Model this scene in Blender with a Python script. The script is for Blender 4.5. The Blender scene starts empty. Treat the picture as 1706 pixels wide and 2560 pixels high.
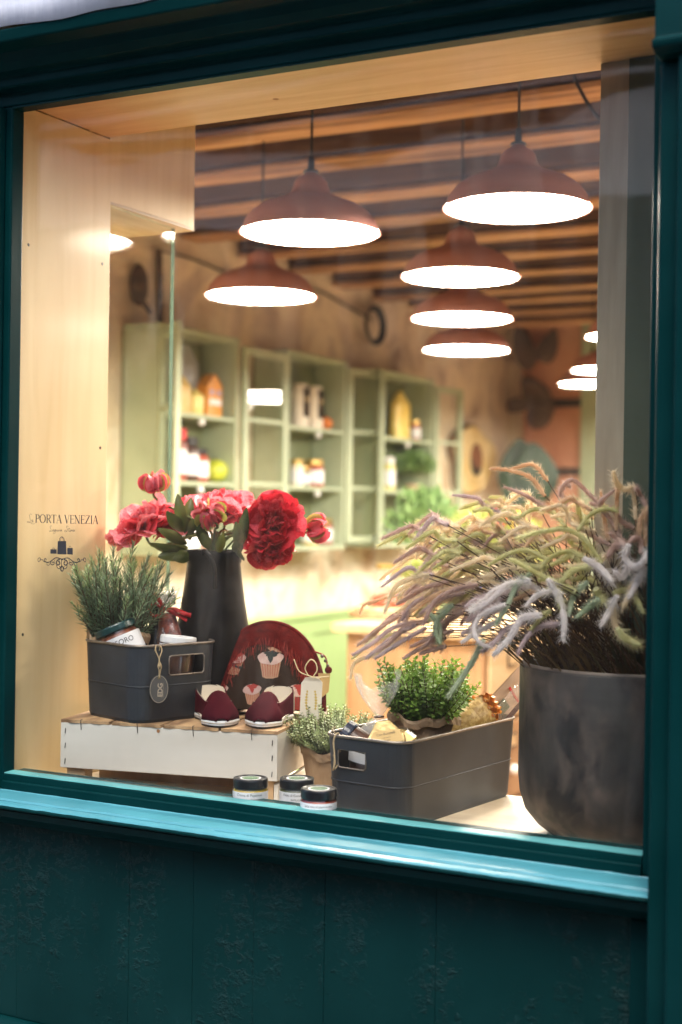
import bpy, math, random
import numpy as np
from mathutils import Vector, Matrix, noise
R = math.radians
rnd = random.Random(11)
scn = bpy.context.scene
col = scn.collection

# ------------------------------------------------------------------ camera
YAW, CAMD, CAMZ, FPX = R(28.0), 2.1, 1.5, 3556.0
FV = Vector((-math.sin(YAW), math.cos(YAW), 0)); RV = Vector((math.cos(YAW), math.sin(YAW), 0)); UP = Vector((0, 0, 1))
pit, rol = R(-0.10), R(0.87)
f = (FV * math.cos(pit) + UP * math.sin(pit)).normalized()
u0 = (UP * math.cos(pit) - FV * math.sin(pit)).normalized()
up = (u0 * math.cos(rol) - RV * math.sin(rol)).normalized()
ri = (RV * math.cos(rol) + u0 * math.sin(rol)).normalized()
cam = bpy.data.cameras.new('camera'); cam_o = bpy.data.objects.new('camera', cam); col.objects.link(cam_o)
m3 = Matrix((ri, up, -f)).transposed()
cam_o.matrix_world = Matrix.Translation((0, -CAMD, CAMZ)) @ m3.to_4x4()
cam.sensor_fit = 'VERTICAL'; cam.sensor_height = 36; cam.lens = 50; cam.clip_start = 0.05; cam.clip_end = 500
cam.dof.use_dof = True; cam.dof.focus_distance = 2.60; cam.dof.aperture_fstop = 2.5
scn.camera = cam_o

# ------------------------------------------------------------------ light
SUN_EL, SUN_AZ = R(60), R(160)          # thin overcast, brightest over the street side
world = bpy.data.worlds.new('World'); scn.world = world; world.use_nodes = True
wn = world.node_tree; wn.nodes.clear()
sky = wn.nodes.new('ShaderNodeTexSky'); sky.sky_type = 'NISHITA'; sky.sun_disc = False
sky.sun_elevation = SUN_EL; sky.sun_rotation = SUN_AZ; sky.altitude = 0; sky.air_density = 0.9; sky.dust_density = 3.0; sky.ozone_density = 1.2
bg = wn.nodes.new('ShaderNodeBackground'); bg.inputs[1].default_value = 0.075
wo = wn.nodes.new('ShaderNodeOutputWorld')
wn.links.new(sky.outputs[0], bg.inputs[0]); wn.links.new(bg.outputs[0], wo.inputs[0])
sun = bpy.data.lights.new('sun', 'SUN'); sun.energy = 0.5; sun.angle = R(28); sun.color = (1, .93, .82)
sun_o = bpy.data.objects.new('sun', sun); col.objects.link(sun_o)
sd = Vector((math.sin(SUN_AZ) * math.cos(SUN_EL), math.cos(SUN_AZ) * math.cos(SUN_EL), math.sin(SUN_EL)))
sun_o.rotation_euler = sd.to_track_quat('Z', 'Y').to_euler()
scn.view_settings.view_transform = 'Standard'; scn.view_settings.look = 'None'
scn.view_settings.gamma = 1; scn.view_settings.use_curve_mapping = False
scn.view_settings.exposure = 2.3
LAMP = 28.0
cy = scn.cycles
cy.use_denoising = True; cy.max_bounces = 9; cy.diffuse_bounces = 4; cy.glossy_bounces = 4; cy.transparent_max_bounces = 24
cy.caustics_reflective = False; cy.caustics_refractive = False; cy.sample_clamp_indirect = 6

# ------------------------------------------------------------------ measuring helpers (photo pixel + distance -> place)
def hy(px): return 1274 + (px - 853) * 0.0152
def at(px, s):
    u = (px - 853) / FPX
    v = FV * s + RV * (u * s)
    return v.x, v.y - CAMD
def zat(px, py, s): return CAMZ - (py - hy(px)) / FPX * s
def pt(px, py, s):
    px2 = px + (py - 1274) * 0.0152      # undo the roll of the camera
    u = (px2 - 853) / FPX; v = FV * s + RV * (u * s); return Vector((v.x, v.y - CAMD, zat(px, py, s)))
def s_at_Y(px, Y):
    u = (px - 853) / FPX
    return (Y + CAMD) / (FV.y + RV.y * u)
def s_at_X(px, X):
    u = (px - 853) / FPX
    return X / (FV.x + RV.x * u)
def pY(px, py, Y):
    px2 = px + (py - 1274) * 0.0152
    return pt(px, py, s_at_Y(px2, Y))
def pX(px, py, X):
    px2 = px + (py - 1274) * 0.0152
    return pt(px, py, s_at_X(px2, X))
D = 1.088                                 # pixels of the reduced view -> photo pixels

# ------------------------------------------------------------------ materials
def new_mat(name):
    m = bpy.data.materials.new(name); m.use_nodes = True
    nt = m.node_tree; b = nt.nodes['Principled BSDF']
    return m, nt, b
def nd(nt, t, **kw):
    n = nt.nodes.new(t)
    for k, v in kw.items(): setattr(n, k, v)
    return n
def pm(name, c1, c2=None, scale=8.0, stretch=(1, 1, 1), rough=0.6, bump=0.0, bscale=None, metal=0.0, detail=6, lo=.35, hi=.65,
       coat=0.0, c3=None, s3=3.0, spec=0.5, trans=0.0, bdist=0.002, rvar=0.0, sheen=0.0, sss=0.0, dist=0.0):
    m, nt, b = new_mat(name)
    L = nt.links.new
    b.inputs['Base Color'].default_value = (*c1, 1); b.inputs['Roughness'].default_value = rough
    b.inputs['Metallic'].default_value = metal; b.inputs['Specular IOR Level'].default_value = spec
    b.inputs['Coat Weight'].default_value = coat; b.inputs['Coat Roughness'].default_value = .15
    if sheen: b.inputs['Sheen Weight'].default_value = sheen
    if sss: b.inputs['Subsurface Weight'].default_value = sss; b.inputs['Subsurface Radius'].default_value = (.01, .005, .003)
    tc = nd(nt, 'ShaderNodeTexCoord'); mp = nd(nt, 'ShaderNodeMapping'); mp.inputs['Scale'].default_value = stretch
    L(tc.outputs['Object'], mp.inputs[0])
    csock = None
    if c2 is not None:
        n = nd(nt, 'ShaderNodeTexNoise'); n.inputs['Scale'].default_value = scale; n.inputs['Detail'].default_value = detail; n.inputs['Distortion'].default_value = dist
        L(mp.outputs[0], n.inputs['Vector'])
        r = nd(nt, 'ShaderNodeValToRGB'); r.color_ramp.elements[0].position = lo; r.color_ramp.elements[1].position = hi
        r.color_ramp.elements[0].color = (*c1, 1); r.color_ramp.elements[1].color = (*c2, 1)
        L(n.outputs[0], r.inputs[0]); csock = r.outputs[0]
        if c3 is not None:
            n3 = nd(nt, 'ShaderNodeTexNoise'); n3.inputs['Scale'].default_value = s3; n3.inputs['Detail'].default_value = 5
            L(mp.outputs[0], n3.inputs['Vector'])
            r3 = nd(nt, 'ShaderNodeValToRGB'); r3.color_ramp.elements[0].position = .46; r3.color_ramp.elements[1].position = .62
            L(n3.outputs[0], r3.inputs[0])
            mx = nd(nt, 'ShaderNodeMix', data_type='RGBA'); L(r3.outputs[0], mx.inputs[0]); L(csock, mx.inputs[6]); mx.inputs[7].default_value = (*c3, 1)
            csock = mx.outputs[2]
        L(csock, b.inputs['Base Color'])
        if rvar:
            mr = nd(nt, 'ShaderNodeMapRange'); mr.inputs[3].default_value = max(0.02, rough - rvar); mr.inputs[4].default_value = rough + rvar
            L(n.outputs[0], mr.inputs[0]); L(mr.outputs[0], b.inputs['Roughness'])
    if bump:
        nb = nd(nt, 'ShaderNodeTexNoise'); nb.inputs['Scale'].default_value = bscale or scale; nb.inputs['Detail'].default_value = 8
        L(mp.outputs[0], nb.inputs['Vector'])
        bp = nd(nt, 'ShaderNodeBump'); bp.inputs['Strength'].default_value = bump; bp.inputs['Distance'].default_value = bdist
        L(nb.outputs[0], bp.inputs['Height']); L(bp.outputs[0], b.inputs['Normal'])
    if trans:
        out = nt.nodes['Material Output']; tr = nd(nt, 'ShaderNodeBsdfTranslucent'); ms = nd(nt, 'ShaderNodeMixShader'); ms.inputs[0].default_value = trans
        if csock: L(csock, tr.inputs[0])
        else: tr.inputs[0].default_value = (*c1, 1)
        L(b.outputs[0], ms.inputs[1]); L(tr.outputs[0], ms.inputs[2]); L(ms.outputs[0], out.inputs[0])
    return m
def glass_mat(name, tint=(1, 1, 1), f0=.04, rough=0.0, bump=0.0, bscale=40, body=None, bodyf=0.0, bd=0.002, stretch=(1, 1, 1)):
    """thin clear sheet: straight-through light plus Fresnel mirror; body = milky / coloured film share"""
    m = bpy.data.materials.new(name); m.use_nodes = True; nt = m.node_tree; nt.nodes.clear(); L = nt.links.new
    out = nd(nt, 'ShaderNodeOutputMaterial'); tr = nd(nt, 'ShaderNodeBsdfTransparent'); tr.inputs[0].default_value = (*tint, 1)
    gl = nd(nt, 'ShaderNodeBsdfGlossy'); gl.inputs['Roughness'].default_value = rough
    lw = nd(nt, 'ShaderNodeLayerWeight'); lw.inputs[0].default_value = .5
    p = nd(nt, 'ShaderNodeMath', operation='POWER'); p.inputs[1].default_value = 5
    a = nd(nt, 'ShaderNodeMath', operation='MULTIPLY_ADD'); a.inputs[1].default_value = 1 - f0; a.inputs[2].default_value = f0
    L(lw.outputs['Facing'], p.inputs[0]); L(p.outputs[0], a.inputs[0])
    mx = nd(nt, 'ShaderNodeMixShader'); L(a.outputs[0], mx.inputs[0]); L(tr.outputs[0], mx.inputs[1]); L(gl.outputs[0], mx.inputs[2])
    if bump:
        tc = nd(nt, 'ShaderNodeTexCoord'); mp = nd(nt, 'ShaderNodeMapping'); mp.inputs['Scale'].default_value = stretch
        nb = nd(nt, 'ShaderNodeTexNoise'); nb.inputs['Scale'].default_value = bscale; nb.inputs['Detail'].default_value = 4
        L(tc.outputs['Object'], mp.inputs[0]); L(mp.outputs[0], nb.inputs['Vector'])
        bp = nd(nt, 'ShaderNodeBump'); bp.inputs['Strength'].default_value = bump; bp.inputs['Distance'].default_value = bd
        L(nb.outputs[0], bp.inputs['Height']); L(bp.outputs[0], gl.inputs['Normal'])
    last = mx.outputs[0]
    if body is not None:
        df = nd(nt, 'ShaderNodeBsdfDiffuse'); df.inputs[0].default_value = (*body, 1)
        tl = nd(nt, 'ShaderNodeBsdfTranslucent'); tl.inputs[0].default_value = (*body, 1)
        m0 = nd(nt, 'ShaderNodeMixShader'); m0.inputs[0].default_value = .5; L(df.outputs[0], m0.inputs[1]); L(tl.outputs[0], m0.inputs[2])
        m2 = nd(nt, 'ShaderNodeMixShader'); m2.inputs[0].default_value = bodyf
        L(last, m2.inputs[1]); L(m0.outputs[0], m2.inputs[2]); last = m2.outputs[0]
    L(last, out.inputs[0])
    return m
def emit(name, c, s):
    m = bpy.data.materials.new(name); m.use_nodes = True; nt = m.node_tree; nt.nodes.clear()
    o = nd(nt, 'ShaderNodeOutputMaterial'); e = nd(nt, 'ShaderNodeEmission'); e.inputs[0].default_value = (*c, 1); e.inputs[1].default_value = s
    nt.links.new(e.outputs[0], o.inputs[0]); return m

def teal_mat(name, c=(.004, .050, .052), bump=.25, bs=30, rough=.32, blister=False, spec=.06):
    m, nt, b = new_mat(name); L = nt.links.new
    tc = nd(nt, 'ShaderNodeTexCoord')
    n = nd(nt, 'ShaderNodeTexNoise'); n.inputs['Scale'].default_value = 7; n.inputs['Detail'].default_value = 8; L(tc.outputs['Object'], n.inputs['Vector'])
    r = nd(nt, 'ShaderNodeValToRGB'); r.color_ramp.elements[0].position = .3; r.color_ramp.elements[1].position = .75
    r.color_ramp.elements[0].color = (c[0] * .8, c[1] * .82, c[2] * .82, 1); r.color_ramp.elements[1].color = (c[0] * 1.3 + .002, c[1] * 1.2, c[2] * 1.2, 1)
    L(n.outputs[0], r.inputs[0]); L(r.outputs[0], b.inputs['Base Color'])
    b.inputs['Roughness'].default_value = rough; b.inputs['Specular IOR Level'].default_value = spec
    mp = nd(nt, 'ShaderNodeMapping'); mp.inputs['Scale'].default_value = (1, 1, .35) if not blister else (1, 1, 1.25)
    L(tc.outputs['Object'], mp.inputs[0])
    n2 = nd(nt, 'ShaderNodeTexNoise'); n2.inputs['Scale'].default_value = bs; n2.inputs['Detail'].default_value = 6; L(mp.outputs[0], n2.inputs['Vector'])
    h = n2.outputs[0]
    if blister:
        # paint that has wrinkled in patches; each patch runs down the board
        mq = nd(nt, 'ShaderNodeMapping'); mq.inputs['Scale'].default_value = (1, 1, .38); L(tc.outputs['Object'], mq.inputs[0])
        n3 = nd(nt, 'ShaderNodeTexNoise'); n3.inputs['Scale'].default_value = 7; n3.inputs['Detail'].default_value = 7; n3.inputs['Roughness'].default_value = .65; L(mq.outputs[0], n3.inputs['Vector'])
        r3 = nd(nt, 'ShaderNodeMapRange'); r3.inputs[1].default_value = .50; r3.inputs[2].default_value = .66; L(n3.outputs[0], r3.inputs[0])
        v = nd(nt, 'ShaderNodeTexNoise'); v.inputs['Scale'].default_value = 58; v.inputs['Detail'].default_value = 5; v.inputs['Roughness'].default_value = .62; v.inputs['Distortion'].default_value = .12; L(mp.outputs[0], v.inputs['Vector'])
        vr = nd(nt, 'ShaderNodeMapRange'); vr.inputs[1].default_value = .50; vr.inputs[2].default_value = .72; L(v.outputs[0], vr.inputs[0])
        mu = nd(nt, 'ShaderNodeMath', operation='MULTIPLY'); L(r3.outputs[0], mu.inputs[0]); L(vr.outputs[0], mu.inputs[1])
        ma = nd(nt, 'ShaderNodeMath', operation='MULTIPLY_ADD'); ma.inputs[1].default_value = 3.4; L(mu.outputs[0], ma.inputs[0])
        sc = nd(nt, 'ShaderNodeMath', operation='MULTIPLY'); sc.inputs[1].default_value = .35; L(h, sc.inputs[0]); L(sc.outputs[0], ma.inputs[2]); h = ma.outputs[0]
    bp = nd(nt, 'ShaderNodeBump'); bp.inputs['Strength'].default_value = bump; bp.inputs['Distance'].default_value = .0035 if blister else .0015
    L(h, bp.inputs['Height']); L(bp.outputs[0], b.inputs['Normal'])
    return m

def wall_mat():
    """old plaster: brown-violet bare stone and darker tone above, cream limewash worn through in patches"""
    m, nt, b = new_mat('old_plaster'); L = nt.links.new
    tc = nd(nt, 'ShaderNodeTexCoord')
    def noi(sc, det, di=0.0, st=(1, 1, 1)):
        mp = nd(nt, 'ShaderNodeMapping'); mp.inputs['Scale'].default_value = st; L(tc.outputs['Object'], mp.inputs[0])
        n = nd(nt, 'ShaderNodeTexNoise'); n.inputs['Scale'].default_value = sc; n.inputs['Detail'].default_value = det; n.inputs['Distortion'].default_value = di
        L(mp.outputs[0], n.inputs['Vector']); return n.outputs[0]
    def ramp(s, pts):
        r = nd(nt, 'ShaderNodeValToRGB'); e = r.color_ramp.elements
        while len(e) < len(pts): e.new(.5)
        for i, (p, c) in enumerate(pts): e[i].position = p; e[i].color = (*c, 1)
        L(s, r.inputs[0]); return r.outputs[0]
    up_c = ramp(noi(2.6, 9, .6), [(.3, (.34, .25, .20)), (.40, (.60, .48, .39)), (.54, (.78, .66, .52)), (.68, (.50, .40, .36))])
    lo_c = ramp(noi(4.2, 9, .8), [(.32, (.50, .34, .21)), (.44, (.72, .60, .43)), (.58, (.82, .75, .60)), (.75, (.64, .50, .34))])
    sp = nd(nt, 'ShaderNodeSeparateXYZ'); L(tc.outputs['Object'], sp.inputs[0])
    a = nd(nt, 'ShaderNodeMath', operation='MULTIPLY_ADD'); a.inputs[1].default_value = 1.3; L(noi(1.7, 6, .4), a.inputs[0]); L(sp.outputs[2], a.inputs[2])
    mr = nd(nt, 'ShaderNodeMapRange'); mr.inputs[1].default_value = 2.35; mr.inputs[2].default_value = 2.95; L(a.outputs[0], mr.inputs[0])
    mx = nd(nt, 'ShaderNodeMix', data_type='RGBA'); L(mr.outputs[0], mx.inputs[0]); L(lo_c, mx.inputs[6]); L(up_c, mx.inputs[7])
    L(mx.outputs[2], b.inputs['Base Color']); b.inputs['Roughness'].default_value = .9
    bp = nd(nt, 'ShaderNodeBump'); bp.inputs['Strength'].default_value = .8; bp.inputs['Distance'].default_value = .02; L(noi(9, 9), bp.inputs['Height']); L(bp.outputs[0], b.inputs['Normal'])
    return m

M = {}
M['teal'] = teal_mat('teal_gloss_paint', c=(.0006, .026, .028), rough=.36)
M['teal_board'] = teal_mat('blistered_teal_paint', c=(.0006, .0265, .0275), bump=.55, bs=14, rough=.40, blister=True, spec=.14)
M['teal_sill'] = teal_mat('sky_glare_teal_paint', c=(.06, .27, .33), bump=.25, bs=30, rough=.40, spec=.6)  # faded teal, made paler to carry the sky glare
M['teal_bead'] = teal_mat('sky_glare_bead_paint', c=(.09, .32, .33), bump=.15, bs=30, rough=.3)
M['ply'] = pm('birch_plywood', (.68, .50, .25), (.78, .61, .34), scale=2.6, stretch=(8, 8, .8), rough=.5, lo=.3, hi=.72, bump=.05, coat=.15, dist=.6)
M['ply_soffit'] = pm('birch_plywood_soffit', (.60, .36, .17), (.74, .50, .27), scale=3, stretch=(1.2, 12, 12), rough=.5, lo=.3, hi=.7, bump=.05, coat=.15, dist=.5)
M['shelfwood'] = pm('pale_shelf_wood', (.66, .52, .36), (.78, .66, .48), scale=3, stretch=(1, 9, 9), rough=.5, bump=.08)
M['plaster'] = wall_mat()
M['terra'] = pm('terracotta_limewash', (.42, .17, .10), (.56, .28, .18), scale=2.2, rough=.85, c3=(.66, .38, .26), s3=1.3)
M['cream'] = pm('cream_limewash', (.62, .52, .38), (.72, .64, .50), scale=3, rough=.85)
M['joist'] = pm('shaded_old_joist', (.05, .024, .014), (.14, .066, .038), scale=2.2, stretch=(1.0, 9, 9), rough=.8, bump=.6, bscale=5, bdist=.01, lo=.3, hi=.7, dist=1.2)
M['lit_underside_wood'] = pm('lit_underside_pine', (.30, .145, .070), (.50, .28, .14), scale=2.2, stretch=(1.0, 9, 9), rough=.75, bump=.6, bscale=5, bdist=.01, lo=.3, hi=.62, dist=1.4, c3=(.14, .055, .022), s3=1.1)  # orange holds the bounce light; the joist colour above holds the shade
M['plank'] = pm('dark_ceiling_plank', (.035, .017, .010), (.12, .055, .028), scale=2.5, stretch=(8, 1.2, 8), rough=.85, bump=.6, bscale=6, bdist=.01, lo=.3, hi=.7)
M['floor'] = pm('worn_wood_floor', (.20, .11, .06), (.34, .20, .11), scale=3, stretch=(1, 9, 1), rough=.55)
M['olive'] = pm('olive_green_paint', (.16, .185, .095), (.21, .235, .125), scale=3, rough=.6)
M['sage'] = pm('sage_green_paint', (.32, .38, .26), (.40, .46, .32), scale=4, rough=.5)
M['wainscot'] = pm('pale_green_paint', (.33, .50, .20), (.38, .55, .24), scale=2, rough=.5)
M['shade'] = pm('terracotta_enamel', (.42, .175, .135), (.50, .22, .17), scale=9, rough=.5, lo=.3, hi=.7)
M['shade_in'] = pm('white_enamel', (.8, .78, .72), rough=.4)
M['black'] = pm('black_cable', (.012, .012, .012), rough=.5)
M['lamp'] = emit('lit_diffuser', (1.0, .89, .75), LAMP)
M['pane'] = glass_mat('shop_window_glass', f0=.034, tint=(.985, .995, .99), bump=.008, bscale=2.0, bd=.02, body=(.8, .8, .8), bodyf=.02)
nt_ = M['pane'].node_tree                  # thin milky film for the haze veil, denser in diagonal streaks
dm_ = [n for n in nt_.nodes if n.type == 'MIX_SHADER' and n.outputs[0].is_linked and n.outputs[0].links[0].to_node.type == 'OUTPUT_MATERIAL'][0]
tc_ = nd(nt_, 'ShaderNodeTexCoord'); mp_ = nd(nt_, 'ShaderNodeMapping'); mp_.inputs['Rotation'].default_value = (0, R(38), 0); mp_.inputs['Scale'].default_value = (16, 1, 2.2)
na_ = nd(nt_, 'ShaderNodeTexNoise'); na_.inputs['Scale'].default_value = 1.6; na_.inputs['Detail'].default_value = 7; na_.inputs['Distortion'].default_value = .8
nb_ = nd(nt_, 'ShaderNodeTexNoise'); nb_.inputs['Scale'].default_value = 2.4; nb_.inputs['Detail'].default_value = 3
nt_.links.new(tc_.outputs['Object'], mp_.inputs[0]); nt_.links.new(mp_.outputs[0], na_.inputs['Vector']); nt_.links.new(tc_.outputs['Object'], nb_.inputs['Vector'])
r1_ = nd(nt_, 'ShaderNodeMapRange'); r1_.inputs[1].default_value = .45; r1_.inputs[2].default_value = .75; nt_.links.new(na_.outputs[0], r1_.inputs[0])
r2_ = nd(nt_, 'ShaderNodeMapRange'); r2_.inputs[1].default_value = .42; r2_.inputs[2].default_value = .72; nt_.links.new(nb_.outputs[0], r2_.inputs[0])
mm_ = nd(nt_, 'ShaderNodeMath', operation='MULTIPLY'); nt_.links.new(r1_.outputs[0], mm_.inputs[0]); nt_.links.new(r2_.outputs[0], mm_.inputs[1])
ms_ = nd(nt_, 'ShaderNodeMath', operation='MULTIPLY_ADD'); ms_.inputs[1].default_value = .045; ms_.inputs[2].default_value = .003; nt_.links.new(mm_.outputs[0], ms_.inputs[0]); nt_.links.new(ms_.outputs[0], dm_.inputs[0])
M['glass'] = glass_mat('clear_glass', f0=.045, tint=(.97, .99, .97))
M['glass_edge'] = glass_mat('cut_glass_edge', f0=.06, tint=(.6, .72, .66), body=(.25, .33, .29), bodyf=.4)
M['jarglass'] = glass_mat('jar_glass', f0=.07, tint=(.96, .97, .95))
M['cello'] = glass_mat('cellophane', f0=.10, rough=.06, bump=1.0, bscale=38, bd=.01, body=(.9, .88, .84), bodyf=.20)
M['zinc'] = pm('dark_zinc_sheet', (.026, .031, .040), (.062, .069, .080), scale=9, rough=.42, metal=.22, spec=.4, lo=.3, hi=.7, bump=.05, bscale=50, rvar=.10, c3=(.035, .036, .040), s3=4)
M['zinc_rim'] = pm('worn_zinc_rim', (.20, .17, .145), (.30, .26, .22), scale=40, rough=.4, metal=.7)
M['pot'] = pm('dark_fibre_clay', (.008, .007, .007), (.11, .080, .062), scale=20, stretch=(1, 1, .6), rough=.6, lo=.38, hi=.68, bump=.4, bscale=60, bdist=.002, c3=(.030, .029, .027), s3=9, dist=.5)
M['vase'] = pm('black_clay', (.006, .005, .005), (.014, .012, .011), scale=40, rough=.38, spec=.12, bump=.35, bscale=120, bdist=.001)
M['white_board'] = pm('whitewashed_board', (.60, .56, .49), (.68, .65, .59), scale=2, stretch=(1, 1, 6), rough=.6, bump=.1)
M['rough_wood'] = pm('raw_pine_slat', (.30, .17, .08), (.52, .34, .18), scale=3, stretch=(6, 1.2, 6), rough=.7, bump=.3, c3=(.18, .10, .05), s3=5)
M['crate_in'] = pm('raw_pine_post', (.42, .26, .13), (.52, .35, .19), scale=4, stretch=(8, 8, 1), rough=.7)
M['staple'] = pm('dark_staple', (.05, .05, .05), rough=.4, metal=.8)
M['kraft'] = pm('kraft_paper', (.36, .23, .13), (.48, .33, .20), scale=20, rough=.65, bump=.5, bscale=26, bdist=.004, trans=.12)
M['twine'] = pm('jute_twine', (.36, .26, .14), (.50, .38, .22), scale=120, rough=.9)
M['raffia'] = pm('pale_raffia', (.70, .58, .34), rough=.8)
M['tag_grey'] = pm('grey_card', (.085, .08, .075), rough=.7)
M['tag_ink'] = pm('tan_print', (.40, .33, .25), rough=.8)
M['tag_white'] = pm('cream_card', (.78, .70, .58), rough=.8)
M['gold_ink'] = pm('gold_print', (.60, .42, .10), rough=.5)
M['label'] = pm('paper_label', (.76, .76, .78), rough=.6)
M['ink'] = pm('dark_print', (.03, .03, .035), rough=.7)
M['greenink'] = pm('green_print', (.06, .14, .07), rough=.7)
M['redink'] = pm('red_print', (.55, .03, .04), rough=.6)
M['lid'] = pm('black_jar_lid', (.010, .010, .012), rough=.28, spec=.6)
M['lid_green'] = pm('dark_green_lid', (.01, .045, .045), rough=.3)
M['lid_white'] = pm('white_lid_ring', (.75, .75, .75), rough=.35)
M['lid_gold'] = pm('gold_jar_lid', (.65, .45, .16), rough=.3, metal=.9)
M['yellow_food'] = pm('yellow_cream', (.55, .36, .03), (.65, .45, .06), scale=60, rough=.5)
M['green_food'] = pm('green_pesto', (.05, .055, .012), (.12, .12, .03), scale=140, rough=.5)
M['red_food'] = pm('red_sauce', (.25, .03, .015), (.42, .08, .03), scale=80, rough=.5)
M['tomato'] = pm('tomato_sauce', (.16, .04, .02), (.36, .12, .06), scale=50, rough=.45)
M['salami'] = pm('mottled_meat', (.12, .03, .02), (.42, .12, .08), scale=55, rough=.4, lo=.4, hi=.6)
M['choc'] = pm('dark_chocolate', (.035, .014, .008), (.09, .035, .018), scale=30, rough=.35)
M['ribbon'] = pm('red_ribbon', (.55, .012, .015), rough=.4, trans=.2)
M['velvet'] = pm('burgundy_velvet', (.035, .002, .006), (.055, .004, .009), scale=30, rough=.9, spec=.08, bump=.3, bscale=120, bdist=.001)
M['lining'] = pm('cream_lining', (.66, .58, .46), rough=.85)
M['sole'] = pm('white_rubber_sole', (.74, .74, .74), rough=.5)
M['bag_brown'] = pm('dark_brown_canvas', (.024, .013, .008), (.034, .019, .012), scale=200, rough=.85, spec=.1, bump=.3, bscale=300, bdist=.0005)
M['bag_red'] = pm('dark_red_wool', (.06, .004, .003), (.11, .007, .005), scale=90, rough=.9, spec=.1, bump=.5, bscale=160, bdist=.002)
M['fringe'] = pm('red_yarn', (.24, .02, .012), rough=.9)
M['cake_pink'] = pm('pink_print', (.46, .29, .25), (.54, .38, .32), scale=60, rough=.8)
M['cake_tan'] = pm('tan_print_cloth', (.34, .18, .10), (.42, .24, .14), scale=60, rough=.8)
M['cake_dark'] = pm('black_print_cloth', (.015, .022, .018), rough=.8)
M['cake_red'] = pm('red_print_cloth', (.32, .03, .02), rough=.8)
M['gold_foil'] = pm('gold_foil', (.58, .42, .17), (.40, .27, .09), scale=30, rough=.25, metal=.45, bump=.8, bscale=40, bdist=.004)
M['gold_label'] = pm('gold_label', (.42, .28, .10), rough=.4, metal=.3)
M['pasta'] = pm('yellow_grain', (.42, .25, .05), (.66, .47, .16), scale=130, rough=.5, lo=.42, hi=.58)
M['candy'] = pm('orange_sweets', (.50, .20, .07), (.60, .30, .12), scale=40, rough=.35, trans=.3)
M['packet'] = pm('glossy_packet', (.50, .36, .28), (.62, .47, .38), scale=12, rough=.25, bump=.4, bscale=20, bdist=.004, coat=.6)
M['orange_pack'] = pm('orange_packet', (.72, .30, .04), rough=.4)
M['rose_needle'] = pm('rosemary_needle', (.15, .22, .13), (.27, .36, .20), scale=25, rough=.5, trans=.18)
M['rose_tip'] = pm('rosemary_tip', (.25, .36, .15), (.36, .46, .22), scale=25, rough=.5, trans=.2)
M['orega'] = pm('oregano_leaf', (.13, .25, .03), (.27, .44, .07), scale=30, rough=.45, trans=.32)
M['thyme'] = pm('thyme_leaf', (.20, .26, .10), (.36, .41, .19), scale=60, rough=.55, trans=.2)
M['stem_brown'] = pm('woody_stem', (.12, .07, .04), rough=.8)
M['stem_dark'] = pm('dark_grass_stem', (.035, .018, .008), (.10, .045, .012), scale=20, rough=.7)
M['blade'] = pm('rusty_grass_blade', (.10, .05, .012), (.05, .055, .02), scale=10, rough=.7, trans=.2)
M['stem_green'] = pm('green_stem', (.16, .20, .06), rough=.5)
M['peony_leaf'] = pm('peony_leaf', (.035, .055, .015), (.12, .13, .03), scale=14, rough=.4, trans=.25, coat=.2)
M['pet_pink'] = pm('pink_petal', (.84, .16, .22), (.92, .36, .40), scale=18, rough=.5, trans=.33)
M['pet_red'] = pm('crimson_petal', (.50, .010, .022), (.66, .035, .055), scale=18, rough=.5, trans=.28)
M['pet_mag'] = pm('coral_petal', (.66, .045, .075), (.78, .12, .15), scale=18, rough=.5, trans=.3)
M['sepal'] = pm('sepal_green', (.35, .38, .07), (.48, .46, .12), scale=20, rough=.5, trans=.2)
PL = {}
for k, a, b_ in (('tan', (.66, .47, .31), (.82, .64, .45)), ('mauve', (.52, .37, .32), (.68, .52, .46)), ('olive', (.58, .56, .27), (.74, .72, .43)),
                 ('cream', (.80, .68, .48), (.90, .80, .62)), ('white', (.78, .73, .72), (.88, .84, .82)), ('green', (.42, .50, .35), (.56, .63, .47)), ('lilac', (.56, .45, .46), (.70, .58, .58))):
    PL[k] = pm('plume_' + k, a, b_, scale=30, rough=.85, trans=.55)
M['rail'] = pm('dark_iron_rail', (.05, .035, .03), rough=.6)
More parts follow.
